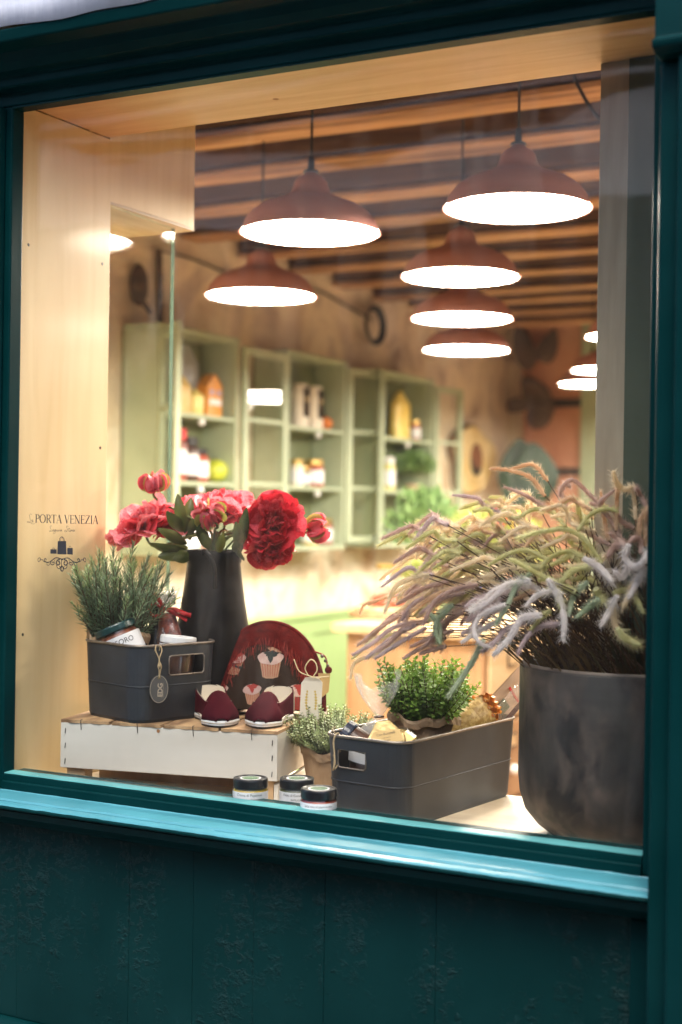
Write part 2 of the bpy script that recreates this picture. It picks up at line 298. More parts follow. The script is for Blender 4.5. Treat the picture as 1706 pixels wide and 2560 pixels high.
# ------------------------------------------------------------------ object helpers
WM = {}
def tag(o, label=None, cat=None, group=None, kind=None):
    if label: o['label'] = label
    if cat: o['category'] = cat
    if group: o['group'] = group
    if kind: o['kind'] = kind
    return o
def thing(name, label, cat, loc=(0, 0, 0), rz=0.0, group=None, kind=None, rot=None):
    o = bpy.data.objects.new(name, None); col.objects.link(o); o.empty_display_size = .02
    o.location = loc
    o.rotation_euler = rot if rot else (0, 0, rz)
    e = o.rotation_euler
    WM[o.name] = Matrix.Translation(loc) @ e.to_matrix().to_4x4()
    return tag(o, label, cat, group, kind)
class MB:
    def __init__(s): s.v = []; s.f = []
    def add(s, v, f):
        n = len(s.v); s.v += [tuple(p) for p in v]; s.f += [tuple(i + n for i in q) for q in f]; return s
    def box(s, x0, x1, y0, y1, z0, z1):
        return s.add([(x0, y0, z0), (x1, y0, z0), (x1, y1, z0), (x0, y1, z0), (x0, y0, z1), (x1, y0, z1), (x1, y1, z1), (x0, y1, z1)],
                     [(0, 3, 2, 1), (4, 5, 6, 7), (0, 1, 5, 4), (1, 2, 6, 5), (2, 3, 7, 6), (3, 0, 4, 7)])
    def prism(s, poly, h0, h1, M4=None):
        n = len(poly); v = [(x, y, h0) for x, y in poly] + [(x, y, h1) for x, y in poly]
        if M4: v = [tuple(M4 @ Vector(p)) for p in v]
        return s.add(v, [tuple(range(n))[::-1], tuple(range(n, 2 * n))] + [(i, (i + 1) % n, n + (i + 1) % n, n + i) for i in range(n)])
    def extrude_x(s, prof, x0, x1, n=1, wob=None):
        """profile (y,z) run along x"""
        k = len(prof); v = []; fs = []
        for i in range(n + 1):
            x = x0 + (x1 - x0) * i / n
            for j, (y, z) in enumerate(prof):
                dy, dz = wob(i, j) if wob else (0, 0)
                v.append((x, y + dy, z + dz))
        for i in range(n):
            for j in range(k): fs.append((i * k + j, i * k + (j + 1) % k, (i + 1) * k + (j + 1) % k, (i + 1) * k + j))
        fs.append(tuple(range(k))[::-1]); fs.append(tuple(n * k + j for j in range(k)))
        return s.add(v, fs)
    def lathe(s, prof, n=32, c=(0, 0, 0), jit=None, close=False):
        v = []; fs = []
        for j, (r, z) in enumerate(prof):
            for i in range(n):
                a = 2 * math.pi * i / n; rr = r + (jit(i, j) if jit else 0)
                v.append((c[0] + rr * math.cos(a), c[1] + rr * math.sin(a), c[2] + z))
        for j in range(len(prof) - 1):
            for i in range(n): fs.append((j * n + i, j * n + (i + 1) % n, (j + 1) * n + (i + 1) % n, (j + 1) * n + i))
        if close:
            fs.append(tuple(range(n))[::-1]); fs.append(tuple((len(prof) - 1) * n + i for i in range(n)))
        return s.add(v, fs)
    def tube(s, pts, rad, n=6, closed=False):
        pts = [Vector(p) for p in pts]; m = len(pts)
        if not hasattr(rad, '__len__'): rad = [rad] * m
        v = []; fs = []; nrm = None
        for i, p in enumerate(pts):
            if closed: t = pts[(i + 1) % m] - pts[i - 1]
            else: t = pts[min(i + 1, m - 1)] - pts[max(i - 1, 0)]
            if t.length < 1e-9: t = Vector((0, 0, 1))
            t.normalize()
            if nrm is None:
                nrm = t.orthogonal().normalized()
            else:
                nrm = nrm - t * nrm.dot(t); nrm = nrm.normalized() if nrm.length > 1e-6 else t.orthogonal().normalized()
            b = t.cross(nrm)
            for k in range(n):
                a = 2 * math.pi * k / n; v.append(p + (nrm * math.cos(a) + b * math.sin(a)) * rad[i])
        for i in range(m if closed else m - 1):
            for k in range(n):
                i2 = (i + 1) % m; fs.append((i * n + k, i * n + (k + 1) % n, i2 * n + (k + 1) % n, i2 * n + k))
        if not closed: fs.append(tuple(range(n))[::-1]); fs.append(tuple((m - 1) * n + k for k in range(n)))
        return s.add(v, fs)
    def ball(s, c, rx, ry=None, rz=None, n=16, m=10, jit=0):
        ry = ry or rx; rz = rz or rx; v = []; fs = []
        for j in range(m + 1):
            t = math.pi * j / m
            for i in range(n):
                a = 2 * math.pi * i / n; q = 1 + (rnd.uniform(-jit, jit) if jit else 0)
                v.append((c[0] + rx * q * math.sin(t) * math.cos(a), c[1] + ry * q * math.sin(t) * math.sin(a), c[2] + rz * q * math.cos(t)))
        for j in range(m):
            for i in range(n): fs.append((j * n + i, (j + 1) * n + i, (j + 1) * n + (i + 1) % n, j * n + (i + 1) % n))
        return s.add(v, fs)
    def grid(s, fn, nu, nv):
        v = [fn(i / nu, j / nv) for j in range(nv + 1) for i in range(nu + 1)]
        return s.add(v, [(j * (nu + 1) + i, j * (nu + 1) + i + 1, (j + 1) * (nu + 1) + i + 1, (j + 1) * (nu + 1) + i) for j in range(nv) for i in range(nu)])
    def xf(s, M4): s.v = [tuple(M4 @ Vector(p)) for p in s.v]; return s
    def build(s, name, mat, parent=None, smooth=False, bevel=0, world=False, loc=None, rot=None, solid=0, subd=0, kind=None, label=None, seg=2):
        me = bpy.data.meshes.new(name)
        v = s.v
        if world and parent is not None:
            inv = WM[parent.name].inverted(); v = [tuple(inv @ Vector(p)) for p in v]
        me.from_pydata(v, [], s.f); me.materials.append(mat)
        if smooth: me.shade_smooth()
        o = bpy.data.objects.new(name, me); col.objects.link(o)
        if parent is not None: o.parent = parent
        if loc: o.location = loc
        if rot: o.rotation_euler = rot
        if solid: md = o.modifiers.new('solid', 'SOLIDIFY'); md.thickness = solid; md.offset = 0
        if bevel:
            md = o.modifiers.new('bevel', 'BEVEL'); md.width = bevel; md.segments = seg; md.limit_method = 'ANGLE'; md.angle_limit = R(35)
        if subd: md = o.modifiers.new('sub', 'SUBSURF'); md.levels = subd; md.render_levels = subd
        if kind: o['kind'] = kind
        if label: o['label'] = label
        return o
def struct(mb, name, mat, **k):
    o = mb.build(name, mat, **k); o['kind'] = 'structure'; return o
def kids(o): return [c for c in col.objects if c.parent == o]
def copy_tree(o, loc, rz=None, label=None):
    c = o.copy(); col.objects.link(c); c.location = loc
    if rz is not None: c.rotation_euler = (0, 0, rz)
    if label: c['label'] = label
    WM[c.name] = Matrix.Translation(loc) @ c.rotation_euler.to_matrix().to_4x4()
    for k in kids(o):
        d = k.copy(); col.objects.link(d); d.parent = c
        for g in kids(k):
            e = g.copy(); col.objects.link(e); e.parent = d
    return c
def catmull(P, n=6):
    P = [Vector(p) for p in P]
    if len(P) == 2: return [P[0].lerp(P[1], i / n) for i in range(n + 1)]
    Q = [P[0] * 2 - P[1]] + P + [P[-1] * 2 - P[-2]]; out = []
    for i in range(1, len(Q) - 2):
        a, b, c, d = Q[i - 1:i + 3]
        for k in range(n):
            t = k / n
            out.append(.5 * ((2 * b) + (c - a) * t + (2 * a - 5 * b + 4 * c - d) * t * t + (3 * b - 3 * c + d - a) * t ** 3))
    out.append(P[-1]); return out
def text_geo(body, size, align='CENTER', space=1.0, bold=0.0):
    cu = bpy.data.curves.new('lettering', 'FONT'); cu.body = body; cu.size = size; cu.align_x = align; cu.resolution_u = 3; cu.space_character = space; cu.offset = bold
    o = bpy.data.objects.new('lettering_tmp', cu); col.objects.link(o)
    dg = bpy.context.evaluated_depsgraph_get(); me = bpy.data.meshes.new_from_object(o.evaluated_get(dg))
    v = [tuple(p.co) for p in me.vertices]; fs = [tuple(p.vertices) for p in me.polygons]
    bpy.data.objects.remove(o); bpy.data.curves.remove(cu); bpy.data.meshes.remove(me)
    return v, fs

# ------------------------------------------------------------------ street side
WX0, WX1, WZ0, WZ1 = -1.814, -0.5875, .9955, 2.25      # the glass opening
struct(MB().box(-60, 60, -60, 60, -.30, -.12), 'ground', pm('asphalt', (.045, .045, .048), (.06, .06, .062), scale=40, rough=.9))
struct(MB().box(-12, 12, -2.9, -.045, -.118, 0), 'pavement', pm('stone_paving', (.16, .16, .165), (.22, .22, .22), scale=6, rough=.8, bump=.2))

def brick_mat():
    m, nt, b = new_mat('far_brickwork'); L = nt.links.new
    tc = nd(nt, 'ShaderNodeTexCoord'); mp = nd(nt, 'ShaderNodeMapping'); mp.inputs['Rotation'].default_value = (R(90), 0, 0); L(tc.outputs['Object'], mp.inputs[0])
    k = nd(nt, 'ShaderNodeTexBrick'); k.inputs['Scale'].default_value = 3.2; k.inputs['Color1'].default_value = (.13, .075, .055, 1); k.inputs['Color2'].default_value = (.07, .045, .035, 1)
    k.inputs['Mortar'].default_value = (.15, .14, .13, 1); k.inputs['Mortar Size'].default_value = .03; L(mp.outputs[0], k.inputs['Vector']); L(k.outputs[0], b.inputs['Base Color'])
    b.inputs['Roughness'].default_value = .9; return m
opp = thing('brick_building', 'old brick house across the narrow street', 'building', (0, -7.4, 0))
w = MB()
for i in range(-4, 5):                    # piers between the openings
    xc = i * 2.4
    w.box(xc - .7, xc + .7, -.3, 0, 0, 5.2)
w.box(-12, 12, -.298, -.002, 2.35, 3.3); w.box(-12, 12, -.298, -.002, 4.6, 5.2); w.box(-12, 12, -.298, -.002, 0, .95)
w.build('wall', brick_mat(), opp)
MB().box(-12, 12, -6, -.3, 0, 5.15).build('house_body', M['rail'], opp)
for i in range(-4, 4):
    xc = i * 2.4 + 1.2
    for z0, z1 in ((.952, 2.348), (3.302, 4.598)):
        o = MB().box(xc - .498, xc + .498, -.2, -.15, z0, z1).build('window', pm('dark_far_glass', (.02, .025, .03), rough=.1) if 'dark_far_glass' not in bpy.data.materials else bpy.data.materials['dark_far_glass'], opp)
        MB().box(xc - .02, xc + .02, -.15, -.12, z0, z1).box(xc - .498, xc + .498, -.148, -.122, (z0 + z1) / 2 - .02, (z0 + z1) / 2 + .02).build('window_frame', M['white_board'], o)
# pale awning and slack cables over the street, seen only as reflections in the glass
aw = thing('street_awning', 'slack white awning cloth on a cable across the street', 'awning', (-1.5, -4.2, 3.0))
clothm = pm('white_awning_cloth', (.88, .89, .92), rough=.7, trans=.75)
def awf(u, v):
    x = (u - .5) * 7.5; a = .10 * math.sin(x * 2.1 + 1) + .05 * math.sin(x * 5.3)
    return (x, v * .8 + .05 * math.sin(x * 3), .10 * math.sin(x * 1.1) + v * (.35 + a) * .5 - .10 * math.sin(v * math.pi) + .03 * math.sin(x * 9 + v * 4))
MB().grid(awf, 60, 6).build('awning_cloth', clothm, aw, smooth=True, solid=.003)
for k in range(5):
    z = .15 + .17 * k; pts = [((i / 20 - .5) * 8, -.2 + .1 * k, z + .25 * ((i / 20 - .5) * 2) ** 2 * (1 - .4 * k) + .03 * math.sin(i * .7 + k)) for i in range(21)]
    MB().tube(pts, .014, 5).build('cable', clothm, aw, smooth=True)

# ---- shopfront joinery
sf = thing('shopfront', 'glossy dark teal painted timber shopfront round the display window', 'shopfront', (-1.2, 0, 0))
# header: stepped cornice running along the top
hp = [(-.03, WZ1), (-.03, WZ1 + .024), (-.055, WZ1 + .028), (-.055, WZ1 + .046), (-.075, WZ1 + .050), (-.090, WZ1 + .060), (-.100, WZ1 + .074), (-.135, WZ1 + .080), (-.14, WZ1 + .102), (.004, WZ1 + .102), (.004, WZ1)]
MB().extrude_x(hp, -3.2, -.5545, 1).build('cornice', M['teal'], sf, world=True, bevel=.003)
MB().box(WX0 + .0005, WX1 - .0005, -.029, -.0005, WZ1 - .004, WZ1 - .0005).build('top_bead', M['teal'], sf, world=True)
# stiles
MB().box(-3.2, WX0, -.030, .004, WZ0 - .031, WZ1 - .0005).build('stile', M['teal'], sf, world=True, bevel=.003)
MB().box(-3.2, WX0 - .013, -.052, -.0305, WZ0 - .030, WZ1 - .002).build('stile_moulding', M['teal'], sf, world=True, bevel=.004)
MB().box(WX1, -.556, -.030, .004, WZ0 - .031, WZ1 - .0005).build('stile', M['teal'], sf, world=True, bevel=.003)
MB().box(WX1 + .022, -.556, -.045, -.0342, WZ0 - .03, WZ1 - .002).build('stile_moulding', M['teal'], sf, world=True, bevel=.004)
# bottom rail with a groove, bead on top coloured pale for sky glare
br = [(.03, WZ0 - .034), (.03, WZ0 - .0015), (-.027, WZ0 - .0025), (-.029, WZ0 - .004), (-.0295, WZ0 - .0145), (-.0325, WZ0 - .0150), (-.034, WZ0 - .0165), (-.034, WZ0 - .034)]
MB().extrude_x(br, WX0 + .0005, WX1 - .0005, 1).build('bottom_rail', M['teal'], sf, world=True)
def wobb(i, j): return (noise.noise(Vector((i * .35, j * 3.1, 0))) * .0012, noise.noise(Vector((i * .3, j * 2.1, 5))) * .0006)
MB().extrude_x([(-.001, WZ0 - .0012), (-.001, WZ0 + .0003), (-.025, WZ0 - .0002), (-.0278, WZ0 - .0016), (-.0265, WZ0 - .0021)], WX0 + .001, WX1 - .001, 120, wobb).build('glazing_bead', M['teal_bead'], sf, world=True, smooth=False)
# sill: top paled to hold the sky glare, with a rolled, chipped nosing
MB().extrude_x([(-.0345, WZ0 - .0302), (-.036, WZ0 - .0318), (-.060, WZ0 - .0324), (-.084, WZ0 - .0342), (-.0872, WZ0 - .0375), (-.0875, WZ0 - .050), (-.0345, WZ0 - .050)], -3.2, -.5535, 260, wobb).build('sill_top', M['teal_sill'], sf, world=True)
def chip(i, j):
    j = j + 1
    a = noise.noise(Vector((i * .23, 1.7, 0))) * .0014 + noise.noise(Vector((i * .9, 4.4, 0))) * .0009
    if j in (2, 3):
        c = noise.noise(Vector((i * .11, 9.0, 0)))
        if c > .38: a += .0035
    return (a, noise.noise(Vector((i * .4, j * 2., 7))) * .0007)
npz = WZ0 - .037
MB().extrude_x([(-.0878, npz - .006), (-.094, npz - .006), (-.1105, npz - .0035), (-.1135, npz - .006), (-.1130, npz - .009), (-.1085, npz - .0115), (-.0878, npz - .0125)], -3.2, -.5535, 300, chip).build('sill_nosing', M['teal'], sf, world=True, smooth=True)
MB().extrude_x([(-.0935, npz - .0055), (-.0945, npz + .0005), (-.099, npz + .0016), (-.108, npz - .0008), (-.1118, npz - .0034)], -3.2, -.5537, 300, chip).build('nosing_top', M['teal_sill'], sf, world=True, smooth=False)  # upper face coloured pale where sky glare falls
MB().extrude_x([(-.1042, WZ0 - .0510), (-.098, WZ0 - .064), (-.075, WZ0 - .078), (-.055, WZ0 - .088), (-.0455, WZ0 - .090), (-.0345, WZ0 - .0510)], -3.2, -.5535, 1).build('sill_cove', M['teal'], sf, world=True, smooth=False)
# upright boards under the sill, open joints between them
bx = [pY(px, 2280, -.04).x for px in (-330, -110, 44, 323, 483, 635, 812, 1091)] + [-.60]
bx = [-3.2] + bx
for i in range(len(bx) - 1):
    dd = rnd.uniform(-.0006, .0006)
    MB().box(bx[i] + .0003, bx[i + 1] - .0003, -.040 + dd, -.012, .545, WZ0 - .082).build('board', M['teal_board'], sf, world=True, bevel=.0007)
MB().box(-3.2, -.556, -.0115, .03, .12, WZ0 - .0505).build('backing', M['teal'], sf, world=True)
MB().extrude_x([(-.012, .544), (-.046, .544), (-.058, .534), (-.060, .42), (-.06, 0), (-.012, 0)], -3.2, -.556, 1).build('plinth', M['teal'], sf, world=True, bevel=.004)
# edge strip where the boards meet the pilaster
MB().box(-.5995, -.5565, -.047, -.0405, .546, WZ0 - .091).build('edge_strip', M['teal'], sf, world=True, bevel=.003)
# right pilaster with a raised fillet and cap
pl = thing('pilaster', 'dark teal timber pilaster with moulded capital closing the shopfront', 'pilaster', (-.45, -.1, 0))
MB().box(-.553, -.20, -.125, .03, 0, WZ1 - .111).build('shaft', M['teal'], pl, world=True, bevel=.006)
MB().box(-.5205, -.20, -.150, -.1255, 0, WZ1 - .112).build('raised_panel', M['teal'], pl, world=True, bevel=.005)
MB().extrude_x([(.03, WZ1 - .1105), (-.150, WZ1 - .1105), (-.165, WZ1 - .104), (-.168, WZ1 - .094), (-.152, WZ1 - .088), (-.15, WZ1 + .25), (.03, WZ1 + .25)], -.5538, -.15, 1).build('capital', M['teal'], pl, world=True, bevel=.003)
# plastic-wrapped fascia over the cornice
fa = thing('fascia_sheet', 'rumpled white plastic sheeting covering the fascia above the shopfront', 'sheeting', (-1.8, -.09, WZ1 + .1025))
def ff(u, v):
    x = -1.6 + u * 2.3; n_ = noise.noise(Vector((x * 4, v * 2, 0))) * .03 + noise.noise(Vector((x * 15, v * 3, 3))) * .012
    return (x, -.051 + n_ * min(1, v * 5) - .03 * v, .0 + v * .55 + (0.006 * noise.noise(Vector((x * 8, 0, 0))) if v == 0 else 0))
MB().grid(ff, 90, 14).build('sheet', pm('white_plastic_sheet', (.72, .76, .86), rough=.25, trans=.15, bump=.5, bscale=9, bdist=.02, stretch=(3, 1, .5)), fa, smooth=True, solid=.002)
# the shop's own masonry above and beside, so no daylight leaks into the room
bw = thing('shop_building', 'rendered upper storeys of the shop building above its fascia', 'building', (-1, 0, 0))
rend = pm('grey_render', (.22, .21, .20), (.28, .27, .26), scale=2, rough=.9)
MB().box(-6, 4, .031, .35, WZ1 + .103, 6.5).build('wall', rend, bw, world=True)
MB().box(-6, 4, -.04, .0305, WZ1 + .20, 6.5).build('render_coat', rend, bw, world=True)
MB().box(-6, -3.201, -.06, .35, 0, WZ1 + .199).build('side_wall', rend, bw, world=True)
MB().box(-.199, 4, -.06, .35, 0, WZ1 + .199).build('side_wall', rend, bw, world=True)
MB().box(-6, 4, .36, 9, 2.95, 6.4).build('upper_storeys', rend, bw, world=True)

# ---- the pane and its lettering
pn = thing('shop_window', 'large shop window pane with black PORTA VENEZIA lettering and bag emblem', 'window', ((WX0 + WX1) / 2, 0, WZ0))
MB().box(WX0 - .006, WX1 + .006, .0045, .0095, WZ0 - .0005, WZ1 + .006).build('glass_pane', M['pane'], pn, world=True)

# narrow roman capitals drawn stroke by stroke: (x0,y0,x1,y1,weight)
TK, TN = .13, .045
def arc(cx, cy_, rx, ry, a0, a1, n=12): return [(cx + rx * math.cos(R(a0 + (a1 - a0) * i / n)), cy_ + ry * math.sin(R(a0 + (a1 - a0) * i / n))) for i in range(n + 1)]
def stroke2(mb, pts, ws, z, X):
    """ribbon with its own width per point, flat in the (x,z) plane of the glass"""
    n = len(pts)
    if not hasattr(ws, '__len__'): ws = [ws] * n
    v = []
    for i, p in enumerate(pts):
        a = pts[max(i - 1, 0)]; b = pts[min(i + 1, n - 1)]; dx, dy = b[0] - a[0], b[1] - a[1]; l = math.hypot(dx, dy) or 1
        nx, ny = -dy / l * ws[i] / 2, dx / l * ws[i] / 2
        for sgn in (1, -1): v.append(X(p[0] + sgn * nx, p[1] + sgn * ny, z))
    mb.add(v, [(2 * i, 2 * i + 1, 2 * i + 3, 2 * i + 2) for i in range(n - 1)])
def serif(x, y, w=.13): return ([(x - w, y), (x + w, y)], .035)
def G(ch):
    S = []
    if ch == 'P': S = [([(.15, 0), (.15, 1)], TK), serif(.15, .018), serif(.08, .982, .09), ([(.15, .98)] + arc(.30, .74, .26, .24, 90, -90) + [(.15, .50)], [TN] + [TN + .08 * math.sin(i / 12 * math.pi) for i in range(13)] + [TN])]; w = .62
    elif ch == 'O': S = [(arc(.42, .5, .36, .49, 0, 360, 28), [TN + .09 * abs(math.cos(2 * math.pi * i / 28)) for i in range(29)])]; w = .88
    elif ch == 'R': S = G('P')[0] + [([(.34, .50), (.66, .0)], .11), ([(.60, .015), (.74, .015)], .035)]; w = .72
    elif ch == 'T': S = [([(.34, 0), (.34, .98)], TK), serif(.34, .018), ([(.02, .975), (.66, .975)], TN), ([(.035, .98), (.02, .82)], .04), ([(.645, .98), (.66, .82)], .04)]; w = .70
    elif ch == 'A': S = [([(.06, 0), (.34, 1)], TN), ([(.34, 1), (.62, 0)], TK), ([(.16, .36), (.50, .36)], .04), serif(.06, .018, .10), serif(.62, .018, .12)]; w = .72
    elif ch == 'V': S = [([(.08, 1), (.36, 0)], TK), ([(.36, 0), (.64, 1)], TN), serif(.08, .982, .12), serif(.64, .982, .10)]; w = .72
    elif ch == 'E': S = [([(.15, 0), (.15, 1)], TK), ([(.04, .98), (.55, .98)], TN), ([(.04, .02), (.58, .02)], TN), ([(.15, .52), (.46, .52)], TN), ([(.54, .99), (.55, .84)], .04), ([(.57, .01), (.60, .18)], .04), ([(.46, .60), (.46, .44)], .035)]; w = .64
    elif ch == 'N': S = [([(.12, 0), (.12, 1)], TN), ([(.08, 1), (.64, 0)], TK), ([(.64, 0), (.64, 1)], TN), serif(.12, .018, .10), serif(.06, .982, .08), serif(.64, .982, .10)]; w = .78
    elif ch == 'Z': S = [([(.06, .975), (.60, .975)], TN), ([(.56, .97), (.06, .03)], TK), ([(.04, .025), (.62, .025)], TN), ([(.07, .98), (.05, .82)], .04), ([(.61, .02), (.64, .19)], .04)]; w = .68
    elif ch == 'I': S = [([(.15, 0), (.15, 1)], TK), serif(.15, .018), serif(.15, .982)]; w = .32
    else: w = .34
    return S, w
pa, pb = pY(88, 1307, -.0012), pY(246, 1309, -.0012)
Wt = pb.x - pa.x; letters = 'PORTA VENEZIA'
tot = sum(G(c)[1] for c in letters); Hh = .0158; sx = Wt / tot
ltm = MB(); cx = 0
for ch in letters:
    S, wd = G(ch)
    X = lambda x, y, z, c0=cx: (pa.x + (c0 + x) * sx, -.0012, pa.z + y * Hh)
    for pts, ws in S: stroke2(ltm, pts, ws, 0, X)
    cx += wd
ltm.build('lettering', M['ink'], pn, world=True)
sc = MB()
def px_stroke(mb, P, w_px):
    P = catmull([(x, y, 0) for x, y in P], 6); pts = [pY(p.x, p.y, -.0012) for p in P]
    stroke2(mb, [(p.x, p.z) for p in pts], w_px * .00072, 0, lambda x, y, z: (x, -.0012, y))
zz = lambda L_: [(60 + x / 4.3556, 1260 + y / 4.3556) for x, y in L_]
for P in ([(88, 118), (72, 108), (62, 128), (68, 160), (70, 190), (50, 206), (34, 200), (44, 190), (70, 204), (95, 218), (122, 212)], [(98, 172), (84, 178), (80, 196), (90, 198), (100, 176), (98, 196), (106, 196)],
          [(305, 242), (292, 238), (286, 256), (296, 275), (294, 296), (280, 300), (284, 292), (310, 300)], [(322, 280), (312, 284), (312, 297), (324, 280), (322, 298), (332, 296), (344, 280), (336, 282), (336, 296), (346, 280), (344, 306), (330, 324), (318, 318), (334, 302), (356, 284), (356, 298), (366, 282), (366, 298), (376, 296), (380, 280), (380, 298), (390, 282), (394, 298), (408, 282), (400, 284), (400, 298), (410, 282), (412, 298), (418, 294)],
          [(484, 248), (470, 240), (462, 252), (474, 272), (470, 298), (450, 304), (444, 292), (454, 286), (470, 300)], [(494, 262), (488, 296), (496, 298), (506, 284), (500, 296), (510, 300), (516, 286), (506, 284), (516, 288), (526, 284), (524, 298), (532, 292), (540, 280), (536, 296), (546, 298), (554, 284), (546, 286), (546, 298), (558, 294)], [(482, 272), (502, 268)]):
    px_stroke(sc, zz(P), .85)
sc.build('script_lettering', M['ink'], pn, world=True)
em = MB()
def px_poly(mb, L_):
    v = [tuple(pY(x, y, -.0012)) for x, y in zz(L_)]; mb.add(v, [tuple(range(len(v)))])
px_poly(em, [(370, 405), (460, 405), (465, 550), (363, 548)]); px_poly(em, [(290, 494), (356, 494), (358, 543), (288, 541)]); px_poly(em, [(473, 478), (532, 480), (533, 552), (472, 549)])
px_stroke(em, zz([(388, 408), (392, 376), (414, 358), (436, 378), (442, 408)]), 1.7); px_stroke(em, zz([(398, 408), (402, 384), (416, 366), (428, 386), (432, 408)]), 1.0)
px_stroke(em, zz([(312, 494), (316, 481), (330, 481), (336, 494)]), .9); px_stroke(em, zz([(492, 478), (496, 461), (510, 461), (514, 479)]), .9)
em.build('bag_emblem', M['ink'], pn, world=True)
orn = MB()
for sgn in (-1, 1):
    q = lambda L_: zz([(414 + sgn * (414 - x) * -1 if sgn > 0 else x, y) for x, y in L_]) if sgn > 0 else zz(L_)
    mir = (lambda L_: zz([(828 - x, y + 2) for x, y in L_])) if sgn > 0 else zz
    px_stroke(orn, mir([(404, 600), (370, 588), (340, 590), (310, 612), (280, 632), (245, 634), (222, 615), (228, 596), (242, 600), (240, 615)]), 2.6)
    px_stroke(orn, mir([(245, 634), (215, 625), (200, 606), (180, 612), (160, 630), (152, 610), (160, 590), (175, 588), (182, 602), (172, 606)]), 1.7)
    px_stroke(orn, mir([(300, 622), (290, 645), (302, 662), (325, 660), (328, 640), (314, 632), (306, 645)]), 2.2)
    px_stroke(orn, mir([(260, 636), (250, 655), (262, 668), (280, 660), (274, 646)]), 1.4)
    px_stroke(orn, mir([(392, 604), (366, 614), (354, 640), (366, 664), (388, 656), (388, 632), (374, 626)]), 3.6)
    px_stroke(orn, mir([(356, 660), (362, 690), (384, 706), (396, 690), (386, 678)]), 2.0)
    px_stroke(orn, mir([(414, 735), (398, 715), (402, 690), (414, 670)]), 2.6)
    px_stroke(orn, mir([(340, 600), (330, 625), (345, 650), (360, 640)]), 1.2)
px_stroke(orn, zz([(414, 596), (411, 640), (414, 735)]), 2.0); px_poly(orn, [(400, 594), (430, 595), (424, 612), (406, 612)])
orn.build('scroll_ornament', M['ink'], pn, world=True)
# ------------------------------------------------------------------ the shop room
LX, BY, CZ = -3.6, 7.1, 2.715          # long side wall, far wall, underside of the joists
struct(MB().box(-3.9, 2.6, .3, BY + .3, -.1, 0), 'floor', M['floor'])
lw = struct(MB().box(LX - .25, LX, .36, BY, 0, 2.948), 'wall_left', M['plaster'])
lw['label'] = 'old stained plaster side wall behind the green cabinets'
struct(MB().box(2.2, 2.5, .36, BY, 0, 2.948), 'wall_right', M['cream'])
backw = struct(MB().box(LX, 2.2, BY, BY + .25, 0, 2.948), 'wall_back', M['plaster'])
struct(MB().box(LX, -2.0, .351, .40, 0, 2.948), 'wall_front', M['cream'])
struct(MB().box(-.45, 2.2, .351, .40, 0, 2.948), 'wall_front', M['cream'])
struct(MB().box(-2.0, -.45, .351, .40, 2.36, 2.948), 'wall_front', M['cream'])
ceil = struct(MB().box(LX, 2.2, .36, BY, 2.86, 2.948), 'ceiling', M['plank'])
for i in range(18):                    # ceiling boards between the joists, laid across them
    x0 = LX + .002 + i * .322
    MB().box(x0, x0 + .316, .41, BY - .01, 2.836 + rnd.uniform(-.004, .004), 2.8595).build('plank', M['plank'], ceil, bevel=.004)
jm = None
SP = .395 * 1.19
for k in range(12):                   # joists parallel to the street
    Y = s_at_Y(1479, 0)
    sk = FPX * (CZ - CAMZ) / (1076 - 0)  # first joist
    y0 = sk * (FV.y + RV.y * .176) - CAMD + (k - 1) * SP - .065
    if y0 < .45 or y0 + .13 > BY: continue
    mb = MB(); zb = CZ + rnd.uniform(-.012, .012)
    def jf(u, v, z): return noise.noise(Vector((u * 1.2, v, z + k * 7)))
    n = 40; prof = [(0, 0), (.13, 0), (.13, .143), (0, .143)]
    wob = lambda i, j: (jf(i * .25, j, 1) * .006 + jf(i * 1.3, j, 8) * .003, (jf(i * .25, j, 4) * .005) if j < 2 else 0)
    mb.extrude_x([(y0 + a, zb + b) for a, b in prof], LX + .001, 2.19, n, wob)
    jo = mb.build('joist', M['joist'], ceil, bevel=.008)
    mb = MB().extrude_x([(y0 - .004 + a, zb + b) for a, b in [(0, -.030), (.138, -.030), (.138, -.012), (0, -.012)]], LX + .001, 2.19, n, wob); mb.build('lit_underside', M['lit_underside_wood'], jo, bevel=.003)  # added strip, coloured as the lit underside of the dark joist
# far wall: terracotta doors with dark rails, pale green jamb
def band(px0, px1, py0, py1, mat, name, Yo, parent, th=.02, **k):
    a = pY(px0 * D, py0 * D, Yo); b = pY(px1 * D, py0 * D, Yo); c = pY(px0 * D, py1 * D, Yo)
    return MB().box(a.x, b.x, Yo, Yo + th, c.z, a.z).build(name, mat, parent, world=True, **k)
tp = thing('terracotta_partition', 'terracotta painted panels with dark rails on the far wall', 'partition', (-1.6, BY - .05, 1))

for y0, y1 in ((690, 918), (938, 1076), (1092, 1500)): band(1203, 1337, y0, y1, M['terra'], 'panel', BY - .062, tp, bevel=.004)
band(1203, 1337, 919, 937, M['rail'], 'rail', BY - .075, tp, th=.03); band(1203, 1337, 1077, 1091, M['rail'], 'rail', BY - .075, tp, th=.03)
jb = thing('door_jamb', 'pale green painted door jamb beside the terracotta panels', 'door jamb', (-1.1, BY - .05, 1))
band(1338, 1440, 690, 1500, M['sage'], 'jamb_board', BY - .11, jb, th=.1, bevel=.006)
def leaf_poly(cx_, cy_, L_, W_, ang):
    out = []
    for i in range(16):
        t = i / 16 * 2 * math.pi; x = L_ * math.cos(t); y = W_ * math.sin(t) * (1 - .35 * math.cos(t))
        out.append((cx_ + x * math.cos(ang) - y * math.sin(ang), cy_ + x * math.sin(ang) + y * math.cos(ang)))
    return out
M['leafdark'] = pm('dark_glossy_leaf', (.020, .050, .030), (.04, .085, .045), scale=6, rough=.4, trans=.1)
M['leaf_reflection_grey'] = pm('grey_leaf_reflection', (.11, .075, .055), rough=.8)
